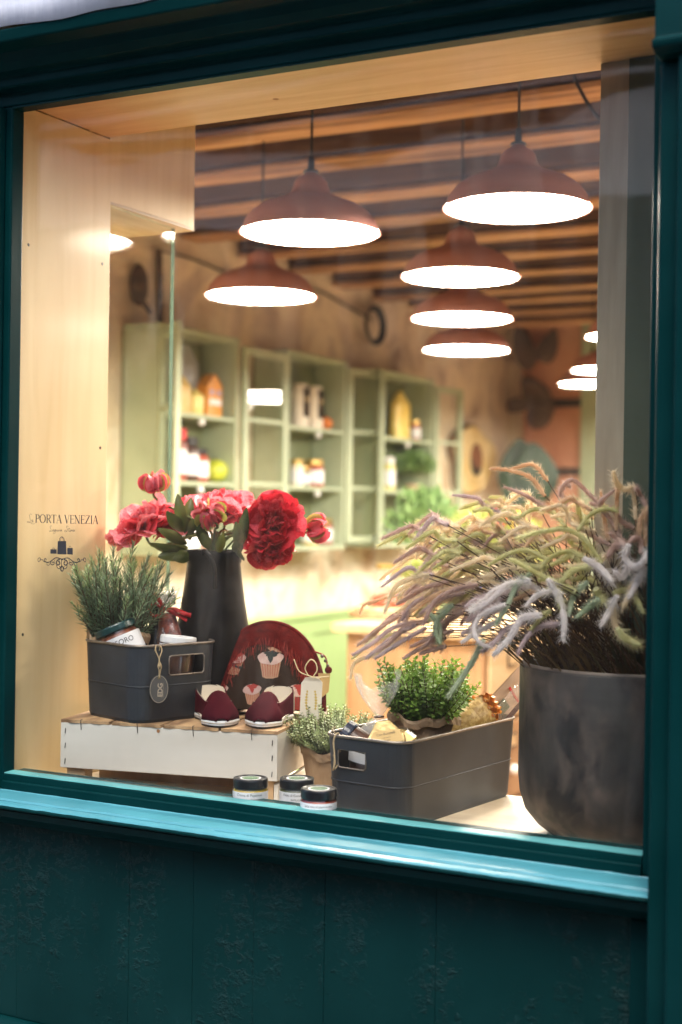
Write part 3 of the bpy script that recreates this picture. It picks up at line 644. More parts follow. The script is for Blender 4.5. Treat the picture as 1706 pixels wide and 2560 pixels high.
hp_ = thing('leaf_reflection_shapes', 'dark leaf shapes put in for blurred reflections over the terracotta panels', 'leaf shapes', tuple(pY(1215 * D, 760 * D, BY - .2)))  # solid leaf shapes standing in for blurred leaf reflections
for (x, y, l, wd, an) in ((1205, 800, .16, .075, 1.9), (1262, 795, .12, .07, 1.2), (1228, 905, .15, .09, 2.2), (1245, 950, .12, .08, .6), (1195, 930, .10, .05, .2)):
    c = pY(x * D, y * D, BY - .18); mb = MB(); mb.add([(a, c.y + .02 * math.sin(a * 40), b) for a, b in leaf_poly(c.x, c.z, l, wd, an)], [tuple(range(16))])
    mb.build('leaf', M['leaf_reflection_grey'], hp_, world=True, solid=.003)
a = pY(1215 * D, 700 * D, BY - .17); mb = MB(); mb.tube([tuple(a), tuple(pY(1205 * D, 800 * D, BY - .17)), tuple(pY(1228 * D, 960 * D, BY - .17))], .006, 5); mb.build('stem', M['stem_brown'], hp_, world=True)
mo = thing('heart_leaf_plant', 'dark green heart shaped leaf plant before the terracotta panels', 'plant', tuple(pY(1210 * D, 1200 * D, BY - .5)))
for (x, y, l, wd, an) in ((1190, 1075, .19, .11, 1.5), (1232, 1080, .18, .12, 1.75), (1212, 1105, .17, .15, 1.6)):
    c = pY(x * D, y * D, BY - .5); pts = leaf_poly(c.x, c.z, l, wd, an)
    mb = MB(); mb.add([(p[0], c.y + .06 * math.sin((p[0] - c.x) * 9), p[1]) for p in pts], [tuple(range(16))]); mb.build('leaf', M['leafdark'], mo, world=True, solid=.003)
mb = MB(); c = pY(1210 * D, 1130 * D, BY - .5); mb.tube([tuple(c), (c.x, c.y, c.z - .5)], .012, 6); mb.build('stem', M['stem_green'], mo, world=True)
c0 = c
mb = MB().lathe([(.0, -.75), (.10, -.75), (.14, -.5), (.13, -.5), (.09, -.6), (0, -.6)], 20, (c.x, c.y, c.z)); mb.build('pot', M['terra'], mo, world=True, smooth=True)
mb = MB().box(c.x - .3, c.x + .3, c.y - .25, c.y + .25, 0, c.z - .752)
st = thing('plant_stand', 'wooden block stand under the heart leaf plant', 'stand', (c.x, c.y, 0)); mb.build('block', M['crate_in'], st, world=True, bevel=.01)
# wood slice mirror on the plaster side wall
ws = thing('wood_slice_mirror', 'pale natural wood slice with bark edge and small round mirror', 'mirror', tuple(pX(1090 * D, 1055 * D, LX + .03)))
cen = pX(1092 * D, 1057 * D, LX + .06)
def slice_poly(k_):
    out = []
    for i in range(28):
        t = 2 * math.pi * i / 28; rr = 1 + .10 * math.sin(3 * t + 1) + .07 * math.sin(5 * t)
        out.append((cen.y + k_ * .34 * rr * math.cos(t), cen.z + k_ * .225 * rr * math.sin(t)))
    return out
XM = Matrix(((0, 0, 1, 0), (1, 0, 0, 0), (0, 1, 0, 0), (0, 0, 0, 1)))     # (y,z,x) -> (x,y,z)
MB().prism(slice_poly(1.0), LX + .005, LX + .055, XM).build('bark', pm('dark_bark', (.10, .055, .025), (.2, .11, .05), scale=20, rough=.9), ws, world=True)
MB().prism(slice_poly(.94), LX + .0555, LX + .065, XM).build('wood_face', pm('pale_cut_wood', (.66, .48, .20), (.80, .64, .36), scale=6, rough=.6), ws, world=True)
mb = MB().prism([(cen.y + .10 * math.cos(t / 24 * 6.283), cen.z + .105 * math.sin(t / 24 * 6.283)) for t in range(24)], LX + .0655, LX + .071, XM)
mb.build('mirror_glass', pm('mirror_glass', (.75, .75, .72), rough=.08, metal=1), ws, world=True)

# pendant lamps ---------------------------------------------------
LR = .18
def make_lamp():
    t = thing('pendant_lamp', 'x', 'pendant lamp', (0, 0, 0), group='terracotta pendant lamps in the shop')
    pr = [(.02, .86), (.085, .855), (.115, .82), (.185, .78), (.235, .72), (.25, .65), (.29, .56), (.40, .49), (.56, .435), (.70, .38), (.83, .29), (.925, .17), (.965, .06), (1.0, .018), (1.0, 0)]
    P = [(r * LR, z * LR) for r, z in pr]
    MB().lathe(P, 56).build('lamp_shade', M['shade'], t, smooth=True)
    MB().lathe([(r * .965, z * .96 + .0) for r, z in P[8:]] , 48).build('shade_lining', M['shade_in'], t, smooth=True)
    MB().lathe([(.0, .0075), (LR * .955, .0075)], 48).build('diffuser', M['lamp'], t)
    MB().lathe([(0, .86 * LR), (.115 * LR, .86 * LR), (.10 * LR, .89 * LR), (.05 * LR, .90 * LR), (.045 * LR, 1.08 * LR), (.0, 1.08 * LR)], 20).build('cord_grip', M['black'], t, smooth=True)
    return t
lamp0 = make_lamp(); first = [True]
def lamp(px, py, width, label, Z=None, XY=None):
    if XY: x, y, z = XY
    else:
        s = FPX * 2 * LR / (width * D); p = pt(px * D, py * D, s); x, y, z = p
    if first[0]: o = lamp0; o.location = (x, y, z); o['label'] = label; WM[o.name] = Matrix.Translation((x, y, z)); first[0] = False
    else: o = copy_tree(lamp0, (x, y, z), label=label)
    h = 2.835 - z
    MB().tube([(0, 0, 1.07 * LR), (0.001, 0, h * .5), (0, 0, h)], .0036, 6).build('cord', M['black'], o)
lamp(713, 537, 325, 'terracotta pendant lamp with a broad streak of glare, beside the plywood side box')
lamp(1189, 481, 342, 'largest terracotta pendant lamp, hanging highest and nearest the glass')
lamp(600, 682, 256, 'terracotta pendant lamp hanging before the bare plaster wall, above the first green cabinet')
lamp(1058, 638, 273, 'terracotta pendant lamp directly under the largest one, first of the stacked three')
lamp(1062, 734, 235, 'middle terracotta pendant lamp of the receding stack of three')
lamp(1072, 806, 202, 'lowest and farthest terracotta pendant lamp of the receding stack of three')
lamp(1361, 884, 155, 'pendant lamp mostly hidden by the window post, lowest of those cut off')
lamp(1399, 852, 172, 'pendant lamp whose tip shows past the window post, middle of those cut off')
lamp(1449, 775, 208, 'pendant lamp showing only a sliver past the window post, highest of those cut off')
# unseen lamps added to light the plywood panel and the far wall
for x, y, z, wd in ((.2, 1.1, 2.2, 'closest to the green board'), (-.1, 2.4, 2.2, 'in the second row behind the green board'), (.9, 3.6, 2.2, 'deep in the room past the green board'), (-2.9, 1.0, 2.2, 'by the side wall behind the plywood side panel'),
                    (-2.0, 5.9, 2.2, 'near the far wall, masked by the pilaster'), (-1.4, 6.3, 2.2, 'nearest the far wall'), (-1.3, 4.3, 2.2, 'between the second row and the far wall')):
    lamp(0, 0, 0, 'added fill pendant lamp out of sight, ' + wd, XY=(x, y, z))

# slack black cable at the ceiling and a coil on the wall
cb = thing('ceiling_cable', 'thin black cable hanging slack from the first joist', 'cable', tuple(pt(1432, 165, 3.6)))
MB().tube(catmull([pt(1430, 165, 3.6), pt(1436, 195, 3.6), pt(1453, 230, 3.58), pt(1475, 268, 3.55), pt(1500, 300, 3.52)], 5), .005, 6).build('cable_run', M['black'], cb, world=True, smooth=True)
wc = thing('wall_cable', 'black cable running along the plaster wall to a coil', 'cable', tuple(pX(850 * D, 745 * D, LX + .03)))
MB().tube(catmull([pX(360 * D, 575 * D, LX + .03), pX(440 * D, 595 * D, LX + .03), pX(560 * D, 640 * D, LX + .03), pX(720 * D, 665 * D, LX + .03), pX(790 * D, 700 * D, LX + .03), pX(857 * D, 735 * D, LX + .03)], 6), .006, 6).build('cable_run', M['black'], wc, world=True, smooth=True)
c = pX(858 * D, 748 * D, LX + .05)
for k in range(3):
    MB().tube([(c.x + .008 * k, c.y + (.095 + .012 * k) * math.cos(t / 20 * 6.283), c.z + (.085 + .01 * k) * math.sin(t / 20 * 6.283)) for t in range(20)], .008, 6, closed=True).build('coil_loop', M['black'], wc, world=True, smooth=True)
pp = thing('wall_pipe', 'slim dark pipe running down the plaster wall above the cabinets', 'pipe', tuple(pX(368 * D, 760 * D, LX + .02)))
MB().tube([pX(366 * D, 572 * D, LX + .02), pX(368 * D, 660 * D, LX + .02), pX(369 * D, 770 * D, LX + .02)], .014, 8).build('pipe_run', M['rail'], pp, world=True)
hk = thing('wall_box', 'small dark wall lantern bracket on the plaster', 'bracket', tuple(pX(320 * D, 655 * D, LX + .04)))
c = pX(320 * D, 655 * D, LX + .03); MB().ball(tuple(c), .03, .055, .09, 12, 8).build('bracket_body', M['rail'], hk, world=True, smooth=True)
MB().tube([(c.x, c.y, c.z - .05), (c.x + .04, c.y + .04, c.z - .12)], .012, 6).build('bracket_arm', M['rail'], hk, world=True)

# green wall cabinets ---------------------------------------------
CX, ZB, ZT = LX + .20, 1.32, 2.235
SH = (1.61, 1.90)
def door(parent, hx, hyy, ang, w=.40):
    """glazed door hinged at (hx,hyy); ang = direction from the hinge, radians from +y towards +x"""
    dx, dy = math.sin(ang), math.cos(ang); nx, ny = dy, -dx; fr = MB()
    def bar(a0, a1, z0, z1, th=.011):
        pts = []
        for z in (z0, z1):
            for a, b_ in ((a0, -th), (a1, -th), (a1, th), (a0, th)): pts.append((hx + dx * a + nx * b_, hyy + dy * a + ny * b_, z))
        fr.add(pts, [(0, 3, 2, 1), (4, 5, 6, 7), (0, 1, 5, 4), (1, 2, 6, 5), (2, 3, 7, 6), (3, 0, 4, 7)])
    z0, z1 = ZB + .01, ZT - .01; b = .034
    bar(0, b, z0, z1); bar(w - b, w, z0, z1); bar(b, w - b, z0, z0 + b); bar(b, w - b, z1 - b, z1)
    for zz_ in (SH[0], SH[1]): bar(b, w - b, zz_ - .009, zz_ + .009, .008)
    d = fr.build('door', M['sage'], parent, world=True); inv = WM[parent.name].inverted()
    g = MB(); th = .002; pts = []
    for z in (z0 + b * .8, z1 - b * .8):
        for a, b_ in ((b * .8, -th), (w - b * .8, -th), (w - b * .8, th), (b * .8, th)): pts.append((hx + dx * a + nx * b_, hyy + dy * a + ny * b_, z))
    g.add(pts, [(0, 3, 2, 1), (4, 5, 6, 7), (0, 1, 5, 4), (1, 2, 6, 5), (2, 3, 7, 6), (3, 0, 4, 7)])
    g.v = [tuple(inv @ Vector(p)) for p in g.v]; go = g.build('door_glass', M['glass'], d)
def cabinet(y0, y1, label):
    t = thing('wall_cabinet', label, 'wall cabinet', (LX, (y0 + y1) / 2, ZB), group='green glazed cabinets on the plaster wall')
    B = lambda n_, m_, *a, **k: MB().box(*a).build(n_, m_, t, world=True, bevel=.003, **k)
    B('back_panel', M['olive'], LX + .001, LX + .012, y0, y1, ZB, ZT)
    B('side_panel', M['sage'], LX + .0125, CX, y0, y0 + .02, ZB, ZT); B('side_panel', M['sage'], LX + .0125, CX, y1 - .02, y1, ZB, ZT)
    B('top_panel', M['sage'], LX + .0125, CX + .004, y0 - .004, y1 + .004, ZT + .0005, ZT + .022)
    B('bottom_panel', M['sage'], LX + .0125, CX + .004, y0 - .004, y1 + .004, ZB - .022, ZB - .0005)
    for z in SH:
        B('shelf', M['sage'], LX + .0125, CX - .004, y0 + .0205, y1 - .0205, z - .018, z)
        k = MB().ball((CX + .004, (y0 + y1) / 2, z - .035), .016, n=12, m=8).build('knob', M['lid_white'], t, world=True, smooth=True)
    return t
c1 = cabinet(2.70, 3.30, 'green wall cabinet nearest the window, holding yellow packets and a lime ball')
door(c1, CX, 2.705, R(133), .33); door(c1, CX + .012, 3.315, R(0), .385)
c2 = cabinet(3.74, 4.33, 'middle green wall cabinet holding white striped bags and a red jar')
door(c2, CX, 4.34, R(20), .26)
c3 = cabinet(4.70, 5.42, 'farthest green wall cabinet holding a yellow bag and a leafy plant')
door(c3, CX + .004, 4.70, R(150), .24); door(c3, CX, 5.43, R(8), .3)

# shelf goods
def jar(px, z, r, h, food, lidm, label, group=None, s_at=None, lab=True, X=None, cat='jar', labm=None):
    X = X or CX - .085
    y = pX(px * D, 1100, X).y; t = thing('jar', label, cat, (X, y, z + .0008), group=group)
    MB().lathe([(0, 0), (r * .95, 0), (r, r * .1), (r, h * .72), (r * .8, h * .82), (0, h * .82)], 20).build('contents', food, t, smooth=True)
    MB().lathe([(0, h * .82), (r * .9, h * .82), (r * .9, h), (r * .85, h * 1.02), (0, h * 1.02)], 20).build('lid', lidm, t, smooth=False)
    if lab: MB().lathe([(r * 1.012, h * .15), (r * 1.012, h * .62)], 20).build('paper_label', labm or M['label'], t, smooth=True)
    return t
jar(412, SH[0], .035, .22, M['salami'], M['redink'], 'tall jar with red cap and white label on the cabinet shelf')
jar(437, SH[0], .040, .19, M['choc'], M['lid'], 'dark jar between the tall red capped jar and the pale label jar')
jar(452, SH[0], .055, .145, M['red_food'], M['lid'], 'squat orange jar with wide white label and black lid', lab=True)
def ballobj(px, z, r, mat, name, label, cat):
    X = CX - .085; y = pX(px * D, 1100, X).y; t = thing(name, label, cat, (X, y, z))
    MB().ball((0, 0, r * .92), r, r, r * .9, 20, 14).build('fruit_body', mat, t, smooth=True); MB().tube([(0, 0, r * 1.75), (.003, 0, r * 1.98)], .004, 5).build('stalk', M['stem_brown'], t)
ballobj(495, SH[0], .058, pm('lime_green_skin', (.36, .42, .03), (.5, .52, .06), scale=9, rough=.4), 'lime_fruit', 'round yellow green fruit on the cabinet shelf', 'fruit')
ballobj(746, SH[1], .040, pm('orange_skin', (.7, .2, .03), rough=.5), 'orange_fruit', 'small orange fruit beside the white striped bags', 'fruit')
def bagobj(px, z, w, h, mat, name, label, cat, neck=True, d=.07, X=None, extra=None, peak=None, rz=0):
    X = X or CX - .09; y = pX(px * D, 1100, X).y; t = thing(name, label, cat, (X, y, z + .0008), rz=rz)
    def bf(u, v):
        a = u * 2 * math.pi; sq = 1.0 if v < .75 else (1 - (v - .75) / .25 * (.75 if neck else .2))
        k = .5 + .5 * min(1, v * 8); jx = 1 + .06 * noise.noise(Vector((math.cos(a) * 2, math.sin(a) * 2, v * 4 + px)))
        return (math.copysign(abs(math.cos(a)) ** .7, math.cos(a)) * d / 2 * sq * jx * (.9 + .1 * k), math.copysign(abs(math.sin(a)) ** .7, math.sin(a)) * w / 2 * sq * jx, v * h)
    mb = MB().grid(bf, 24, 12); mb.build('bag_body', mat, t, smooth=True)
    if extra: extra(t, w, h, d)
    return t
def stripes(t, w, h, d):
    MB().box(d / 2 + .001, d / 2 + .006, -w * .22, w * .22, h * .25, h * .92).build('dark_label', M['bag_brown'], t, bevel=.002)
    MB().box(d / 2 + .0062, d / 2 + .008, -w * .12, w * .12, h * .6, h * .7).build('gold_mark', M['gold_label'], t)
bagobj(425, SH[1], .15, .31, glass_mat('frosted_bag', f0=.08, rough=.2, body=(.75, .76, .78), bodyf=.55, bump=.6, bscale=20), 'clear_gift_bag', 'tall clear gathered gift bag at the back of the cabinet shelf', 'gift bag', X=LX + .06)
bagobj(414, SH[1], .10, .165, pm('yellow_pack', (.62, .42, .10), (.75, .58, .25), scale=14, rough=.35), 'pasta_bag', 'yellow pasta packet on the top cabinet shelf', 'packet')
bagobj(446, SH[1], .085, .115, pm('lemon_pack', (.78, .66, .22), rough=.3), 'biscuit_bag', 'small pale lemon packet beside the orange house box', 'packet')
def house(t, w, h, d):
    MB().prism([(-w / 2 - .004, h), (w / 2 + .004, h), (0, h + .055)], -d / 2, d / 2, Matrix(((0, 0, 1, 0), (1, 0, 0, 0), (0, 1, 0, 0), (0, 0, 0, 1)))).build('roof', M['orange_pack'], t)
    for i in (-1, 1): MB().box(d / 2 + .0005, d / 2 + .004, i * w * .24 - .012, i * w * .24 + .012, h * .7, h * .88).build('window_print', pm('blue_print', (.35, .35, .6), rough=.6) if 'blue_print' not in bpy.data.materials else bpy.data.materials['blue_print'], t)
    MB().box(d / 2 + .0005, d / 2 + .004, -w * .4, w * .4, h * .38, h * .58).build('balcony_print', M['label'], t)
y = pX(480 * D, 1100, CX - .08).y; hb = thing('house_box', 'orange cardboard box shaped like a gabled house', 'box', (CX - .08, y, SH[1] + .0008))
MB().box(-.03, .03, -.058, .058, 0, .135).build('carton', M['orange_pack'], hb, bevel=.002); house(hb, .116, .135, .06)
cl = thing('folded_cloth', 'pale blue folded cloth in the corner of the cabinet shelf', 'cloth', (CX - .11, pX(520 * D, 1100, CX - .11).y, SH[1] + .0008))
MB().grid(lambda u, v: ((u - .5) * .10 * (1 - v * .6), (v - .5) * 0 + (u - .5) * .02 + (1 - abs(2 * u - 1)) * .05 - .03 + .09 * (v - .4), .11 * math.sin(v * 1.6) * (1 - .6 * abs(2 * u - 1))), 14, 10).build('cloth_fold', pm('pale_blue_cloth', (.42, .52, .50), rough=.9), cl, smooth=True, solid=.006)
for px, lb in ((688, 'white paper bag with dark label band at the cabinet edge'), (722, 'white paper bag with dark label band beside the orange fruit')):
    bagobj(px, SH[1], .105, .215, M['tag_white'], 'coffee_bag', lb, 'paper bag', neck=False, extra=stripes)
jar(683, SH[0], .036, .13, M['tag_white'], M['lid_gold'], 'cream jar with gold lid left in the middle cabinet')
jar(722, SH[0], .052, .135, M['red_food'], M['lid_gold'], 'red sauce jar with gold lid in the middle cabinet')
bagobj(918, SH[1], .19, .27, pm('yellow_snack', (.72, .50, .08), (.8, .66, .22), scale=10, rough=.3), 'snack_bag', 'yellow bag with gathered dark neck in the farthest cabinet', 'bag')
jar(893, SH[0], .04, .18, pm('pale_oil', (.66, .60, .24), rough=.3), M['lid_white'], 'pale yellow bottle beside the leafy plant in the farthest cabinet', cat='bottle')
for px, m_, lb in ((905, pm('cream_liquor', (.70, .62, .40), rough=.3), 'cream bottle on the cabinet floor shelf, first of two'), (940, pm('lemon_liquor', (.75, .70, .36), rough=.3), 'lemon yellow bottle on the cabinet floor shelf beside the cream one')):
    jar(px, ZB, .046, .17, m_, M['lid_white'], lb, cat='bottle')
for px, z, r, h, m_, lb in ((715, ZB, .045, .10, 'yellow_food', 'squat yellow jar on the floor of the middle cabinet'), (750, ZB, .04, .13, 'salami', 'dark red jar on the floor of the middle cabinet'),
                            (468, ZB, .045, .12, 'red_food', 'red jar beside the white tin behind the flowers'), (700, SH[0], .03, .10, 'green_food', 'small green jar between cream and red jars'),
                            (952, SH[1], .035, .12, 'red_food', 'small red jar beside the yellow bag in the farthest cabinet')):
    jar(px, z, r, h, M[m_], M['lid_gold'] if r < .045 else M['lid'], lb)
jar(432, ZB, .06, .17, M['label'], M['lid'], 'white tin on the lowest shelf behind the flowers', cat='tin', lab=False)
def bush(name, label, c, rx, rz_, n, L_, mat, cat='potted plant', potr=.06, poth=.09, pm_=None, group=None):
    t = thing(name, label, cat, tuple(c), group=group); mb = MB()
    for i in range(n):
        a = rnd.uniform(0, 6.283); q = rnd.random() ** .4; el = math.acos(rnd.uniform(-.3, 1)); p = Vector((math.cos(a) * math.sin(el) * rx * q, math.sin(a) * math.sin(el) * rx * q, poth + rz_ * .5 + math.cos(el) * rz_ * .55 * q))
        dr = (p - Vector((0, 0, poth * .8))).normalized() + Vector((rnd.gauss(0, .4), rnd.gauss(0, .4), rnd.gauss(0, .4))); dr.normalize()
        sd_ = dr.orthogonal().normalized(); sd_.rotate(Matrix.Rotation(rnd.uniform(0, 6.28), 3, dr)); l = L_ * rnd.uniform(.6, 1.2); w_ = l * .28
        mb.add([p, p + dr * l * .5 + sd_ * w_, p + dr * l, p + dr * l * .5 - sd_ * w_], [(0, 1, 2, 3)])
    mb.build('foliage', mat, t, kind='stuff')
    MB().lathe([(0, 0), (potr * .75, 0), (potr, poth), (potr * .92, poth), (potr * .85, poth * .8), (0, poth * .8)], 20, jit=lambda i, j: rnd.uniform(-.003, .003)).build('pot', pm_ or M['kraft'], t, smooth=True)
    return t
M['bgreen'] = pm('fresh_green_leaf', (.14, .25, .08), (.26, .39, .15), scale=8, rough=.5, trans=.3)
M['bolive'] = pm('yellow_green_leaf', (.28, .34, .07), (.40, .44, .12), scale=8, rough=.5, trans=.3)
X = CX - .08; y = pX(948 * D, 1100, X).y; bush('shelf_plant', 'bushy fresh green plant on the farthest cabinet shelf', (X, y, SH[0] + .0008), .13, .17, 700, .045, M['bgreen'], potr=.045, poth=.04)

# pale green wainscot under the plaster
wz = .965
wt = thing('wainscot', 'pale green panelled wainscot along the side wall', 'wainscot', (LX, 3.5, 0))
MB().box(LX + .001, LX + .03, 1.0, BY - .01, .14, wz - .03).build('backing', M['wainscot'], wt, world=True)
MB().box(LX + .001, LX + .055, 1.0, BY - .01, wz - .0295, wz).build('cap_rail', M['wainscot'], wt, world=True, bevel=.008)
MB().box(LX + .0305, LX + .042, 1.0, BY - .01, wz - .11, wz - .0305).build('top_rail', M['wainscot'], wt, world=True, bevel=.004)
MB().box(LX + .0305, LX + .06, 1.0, BY - .01, .0, .1395).build('skirting', M['wainscot'], wt, world=True, bevel=.006)
for i in range(7):
    y0 = 1.1 + i * .78
    MB().box(LX + .0305, LX + .042, y0, y0 + .09, .141, wz - .1105).build('stile', M['wainscot'], wt, world=True, bevel=.004)

# drawer counter --------------------------------------------------
dx0, dx1, dy0, dy1, cz = -2.56, -1.99, 2.78, 5.6, 1.06
dc = thing('drawer_counter', 'raw wood counter with label holders and knobs on its drawers', 'counter', ((dx0 + dx1) / 2, (dy0 + dy1) / 2, 0))
M['cwood'] = pm('honey_wood', (.28, .15, .07), (.40, .24, .12), scale=3, stretch=(9, 9, 1), rough=.6)
M['ctop'] = pm('pale_worktop', (.46, .32, .17), (.58, .43, .26), scale=3, stretch=(9, 1, 9), rough=.5)
MB().box(dx0, dx1, dy0, dy1, 0, cz - .0355).build('carcass', M['cwood'], dc, world=True, bevel=.003)
MB().box(dx0 - .05, dx1 + .03, dy0 - .04, dy1, cz - .035, cz).build('worktop', M['ctop'], dc, world=True, bevel=.005)
for i in range(6):
    y0 = dy0 + .03 + i * .45
    for j, (z0, z1) in enumerate(((.72, 1.015), (.41, .70), (.1, .39))):
        d_ = MB().box(dx1 + .0005, dx1 + .018, y0, y0 + .43, z0, z1).build('drawer', M['ctop'] if j == 0 else M['cwood'], dc, world=True, bevel=.004)
        inv = WM[dc.name].inverted()
        def sub(mb, n_, m_, **k): mb.v = [tuple(inv @ Vector(p)) for p in mb.v]; return mb.build(n_, m_, d_, **k)
        ym, zm = y0 + .215, z0 + (z1 - z0) * .74
        sub(MB().box(dx1 + .0182, dx1 + .023, ym - .05, ym + .05, zm - .028, zm + .028), 'label_holder', M['rail'])
        sub(MB().box(dx1 + .0232, dx1 + .0245, ym - .042, ym + .042, zm - .02, zm + .02), 'label_card', M['ctop'])
        sub(MB().ball((dx1 + .034, ym, z0 + (z1 - z0) * .36), .020, n=12, m=8), 'knob', M['lid_white'], smooth=True)
# things on the counter
def on_counter(px, s): x, y_ = at(px * D, s); return (x, y_, cz + .0005)
bd = thing('board_stack', 'round wooden serving boards stacked on the counter', 'serving boards', on_counter(885, 5.85))
MB().lathe([(0, 0), (.14, 0), (.145, .01), (.14, .022), (0, .022)], 32).build('board', M['cwood'], bd, smooth=False); MB().lathe([(0, .0225), (.11, .0225), (.115, .032), (.11, .044), (0, .044)], 32).build('board', M['ctop'], bd, smooth=False)
ck = thing('chocolate_cake', 'dark chocolate piece on the round serving boards', 'cake', (bd.location.x + .02, bd.location.y, cz + .0455)); MB().lathe([(0, 0), (.075, 0), (.07, .035), (.03, .055), (0, .058)], 16, jit=lambda i, j: rnd.uniform(-.005, .005)).build('cake_body', M['red_food'], ck, smooth=True)
for px, s, h, lb in ((893, 6.25, .17, 'glass jar with gold lid behind the serving boards'), (925, 6.2, .15, 'shorter gold lidded glass jar between boards and potted herb')):
    t = thing('storage_jar', lb, 'jar', on_counter(px, s)); MB().lathe([(0, 0), (.055, 0), (.058, .01), (.058, h), (.045, h + .012)], 24).build('jar_body', M['jarglass'], t, smooth=True)
    MB().lathe([(0, .003), (.05, .003), (.05, h * .5), (0, h * .5)], 20).build('contents', M['tag_white'], t, smooth=True); MB().lathe([(0, h + .013), (.052, h + .013), (.052, h + .035), (0, h + .037)], 24).build('lid', M['lid_gold'], t, smooth=False)
tp_ = lambda px, s: on_counter(px, s)
bush('potted_herb', 'rounded olive green herb in a tan pot on the counter', tp_(975, 5.9), .085, .12, 900, .022, M['bolive'], potr=.075, poth=.11, pm_=M['cwood'])
bush('tall_herb', 'loose tall feathery green herb at the back of the counter', tp_(975, 6.6), .17, .36, 900, .06, M['bgreen'], potr=.08, poth=.15)
bush('counter_plant', 'wide fresh green plant behind the dried grass', tp_(1120, 6.5), .26, .30, 1500, .055, M['bolive'], potr=.09, poth=.12)
for px, py, m_, lb, nm in ((1148, 1190, pm('red_tulip_petal', (.75, .06, .03), rough=.5, trans=.2), 'blurred red flower head rising over the counter plants', 'red_flower'), (1195, 1203, pm('yellow_tulip_petal', (.85, .66, .05), rough=.5, trans=.2), 'blurred yellow flower head rising over the counter plants', 'yellow_flower')):
    p = pt(px * D, py * D, 6.1); t = thing(nm, lb, 'flower', tuple(p))
    for k in range(6):
        a = k * 1.047; MB().grid(lambda u, v: (math.cos(a + (u - .5) * 1.1) * .045 * math.sin(v * 2.4 + .3), math.sin(a + (u - .5) * 1.1) * .045 * math.sin(v * 2.4 + .3), -.04 + v * .09), 5, 5).build('petal', m_, t, smooth=True)
    MB().tube([(0, 0, -.04), (.01, .01, cz - p.z + .0)], .004, 5).build('stem', M['stem_green'], t)
p = on_counter(1075, 6.0); vs = thing('blue_band_jug', 'cream jug with a blue band behind the dried grass', 'jug', p)
MB().lathe([(0, 0), (.06, 0), (.085, .06), (.08, .14), (.055, .19), (.06, .21)], 24).build('jug_body', pm('cream_glaze', (.80, .74, .52), rough=.3), vs, smooth=True); MB().lathe([(.0862, .06), (.087, .10), (.083, .14)], 24).build('blue_band', pm('blue_glaze', (.12, .12, .5), rough=.3), vs, smooth=True)

# ------------------------------------------------------------------ window surround
SX = -1.822
sr = thing('plywood_surround', 'pale birch plywood lining round the display window', 'window surround', (SX, .1, .95))
MB().box(SX - .02, SX, .0105, .285, .948, 2.262).build('side_panel', M['ply'], sr, world=True, bevel=.0008)
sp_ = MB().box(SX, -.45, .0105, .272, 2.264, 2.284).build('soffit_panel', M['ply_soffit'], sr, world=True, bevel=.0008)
MB().box(-2.2, SX - .004, .2855, .60, 2.135, 2.60).build('side_box', M['ply'], sr, world=True, bevel=.001)
MB().box(-2.2, SX - .0035, .2855, .601, 2.129, 2.1345).build('side_box_edge', M['ctop'], sr, world=True)
MB().box(-2.0, -.45, .2725, .300, 2.284, 2.85).build('soffit_upstand', M['ply'], sr, world=True)
MB().box(SX - .5, SX - .0205, .012, .045, .948, 2.9).build('return_panel', M['ply'], sr, world=True)
kn = pm('plywood_knot', (.30, .14, .05), rough=.6)
for px, py in ((378, 312), (690, 247)):
    c = pY(px, py, .27) if px < 400 else pt(px, py, .765 / ((hy(px) - py) / FPX))
    if px > 400: MB().lathe([(0, 0), (.006, 0)], 12, (c.x, c.y, 2.2638)).build('knot', kn, sr, world=True)
for y, z in ((.03, 1.25), (.26, 1.25), (.03, 2.0), (.26, 2.0), (.262, 1.62)):   # screws and small dents in the side panel
    MB().lathe([(0, 0), (.0028, 0), (.0032, -.0006)], 10).xf(Matrix.Translation((SX + .0006, y, z)) @ Matrix.Rotation(R(90), 4, 'Y')).build('screw', M['staple'], sr, world=True)
# glass side screen under the box
gs = thing('side_screen', 'frameless clear glass side screen beside the plywood panel', 'glass screen', (SX, .4, .95))
def skew(mb):
    mb.v = [(x - (y - .2865) * math.tan(R(4.5)), y, z) for x, y, z in mb.v]; return mb
skew(MB().box(SX - .014, SX - .006, .2865, .555, .9515, 2.1285)).build('screen_glass', M['glass'], gs, world=True)
skew(MB().box(SX - .0142, SX - .0058, .5552, .5575, .9515, 2.1285)).build('polished_edge', M['glass_edge'], gs, world=True)
# post on the other side
ps = thing('window_post', 'grey birch plywood post closing the far end of the display', 'post', (-.72, .26, .95))
MB().box(-.755, -.704, .235, .275, .952, 2.2635).build('post_board', pm('grey_plywood', (.30, .245, .165), (.40, .335, .23), scale=5, stretch=(8, 8, 1), rough=.6), ps, world=True, bevel=.001)
gp = thing('green_board', 'dull green painted board between the plywood post and the frame', 'board', (-.6, .25, .95))
MB().box(-.7035, -.44, .228, .27, .952, 2.263).build('painted_board', pm('dull_green_paint', (.045, .062, .036), (.06, .08, .048), scale=3, rough=.6), gp, world=True, bevel=.001)
MB().box(-.44, -.42, .012, .34, .952, 2.3).build('return_panel', M['ply'], gp, world=True)
# display shelf
ds = thing('display_shelf', 'pale wooden display shelf just inside the glass', 'shelf', (-1.2, .25, .95))
MB().box(SX + .001, -.445, .0325, .50, .925, .95).build('shelf_board', M['shelfwood'], ds, world=True, bevel=.003)
MB().box(SX + .001, -.445, .10, .48, .60, .9245).build('shelf_front', M['cwood'], ds, world=True)
# low in the picture the rolled camera shifts columns by a few photo pixels
_at = at
def at(px, s): return _at(px + 7, s)
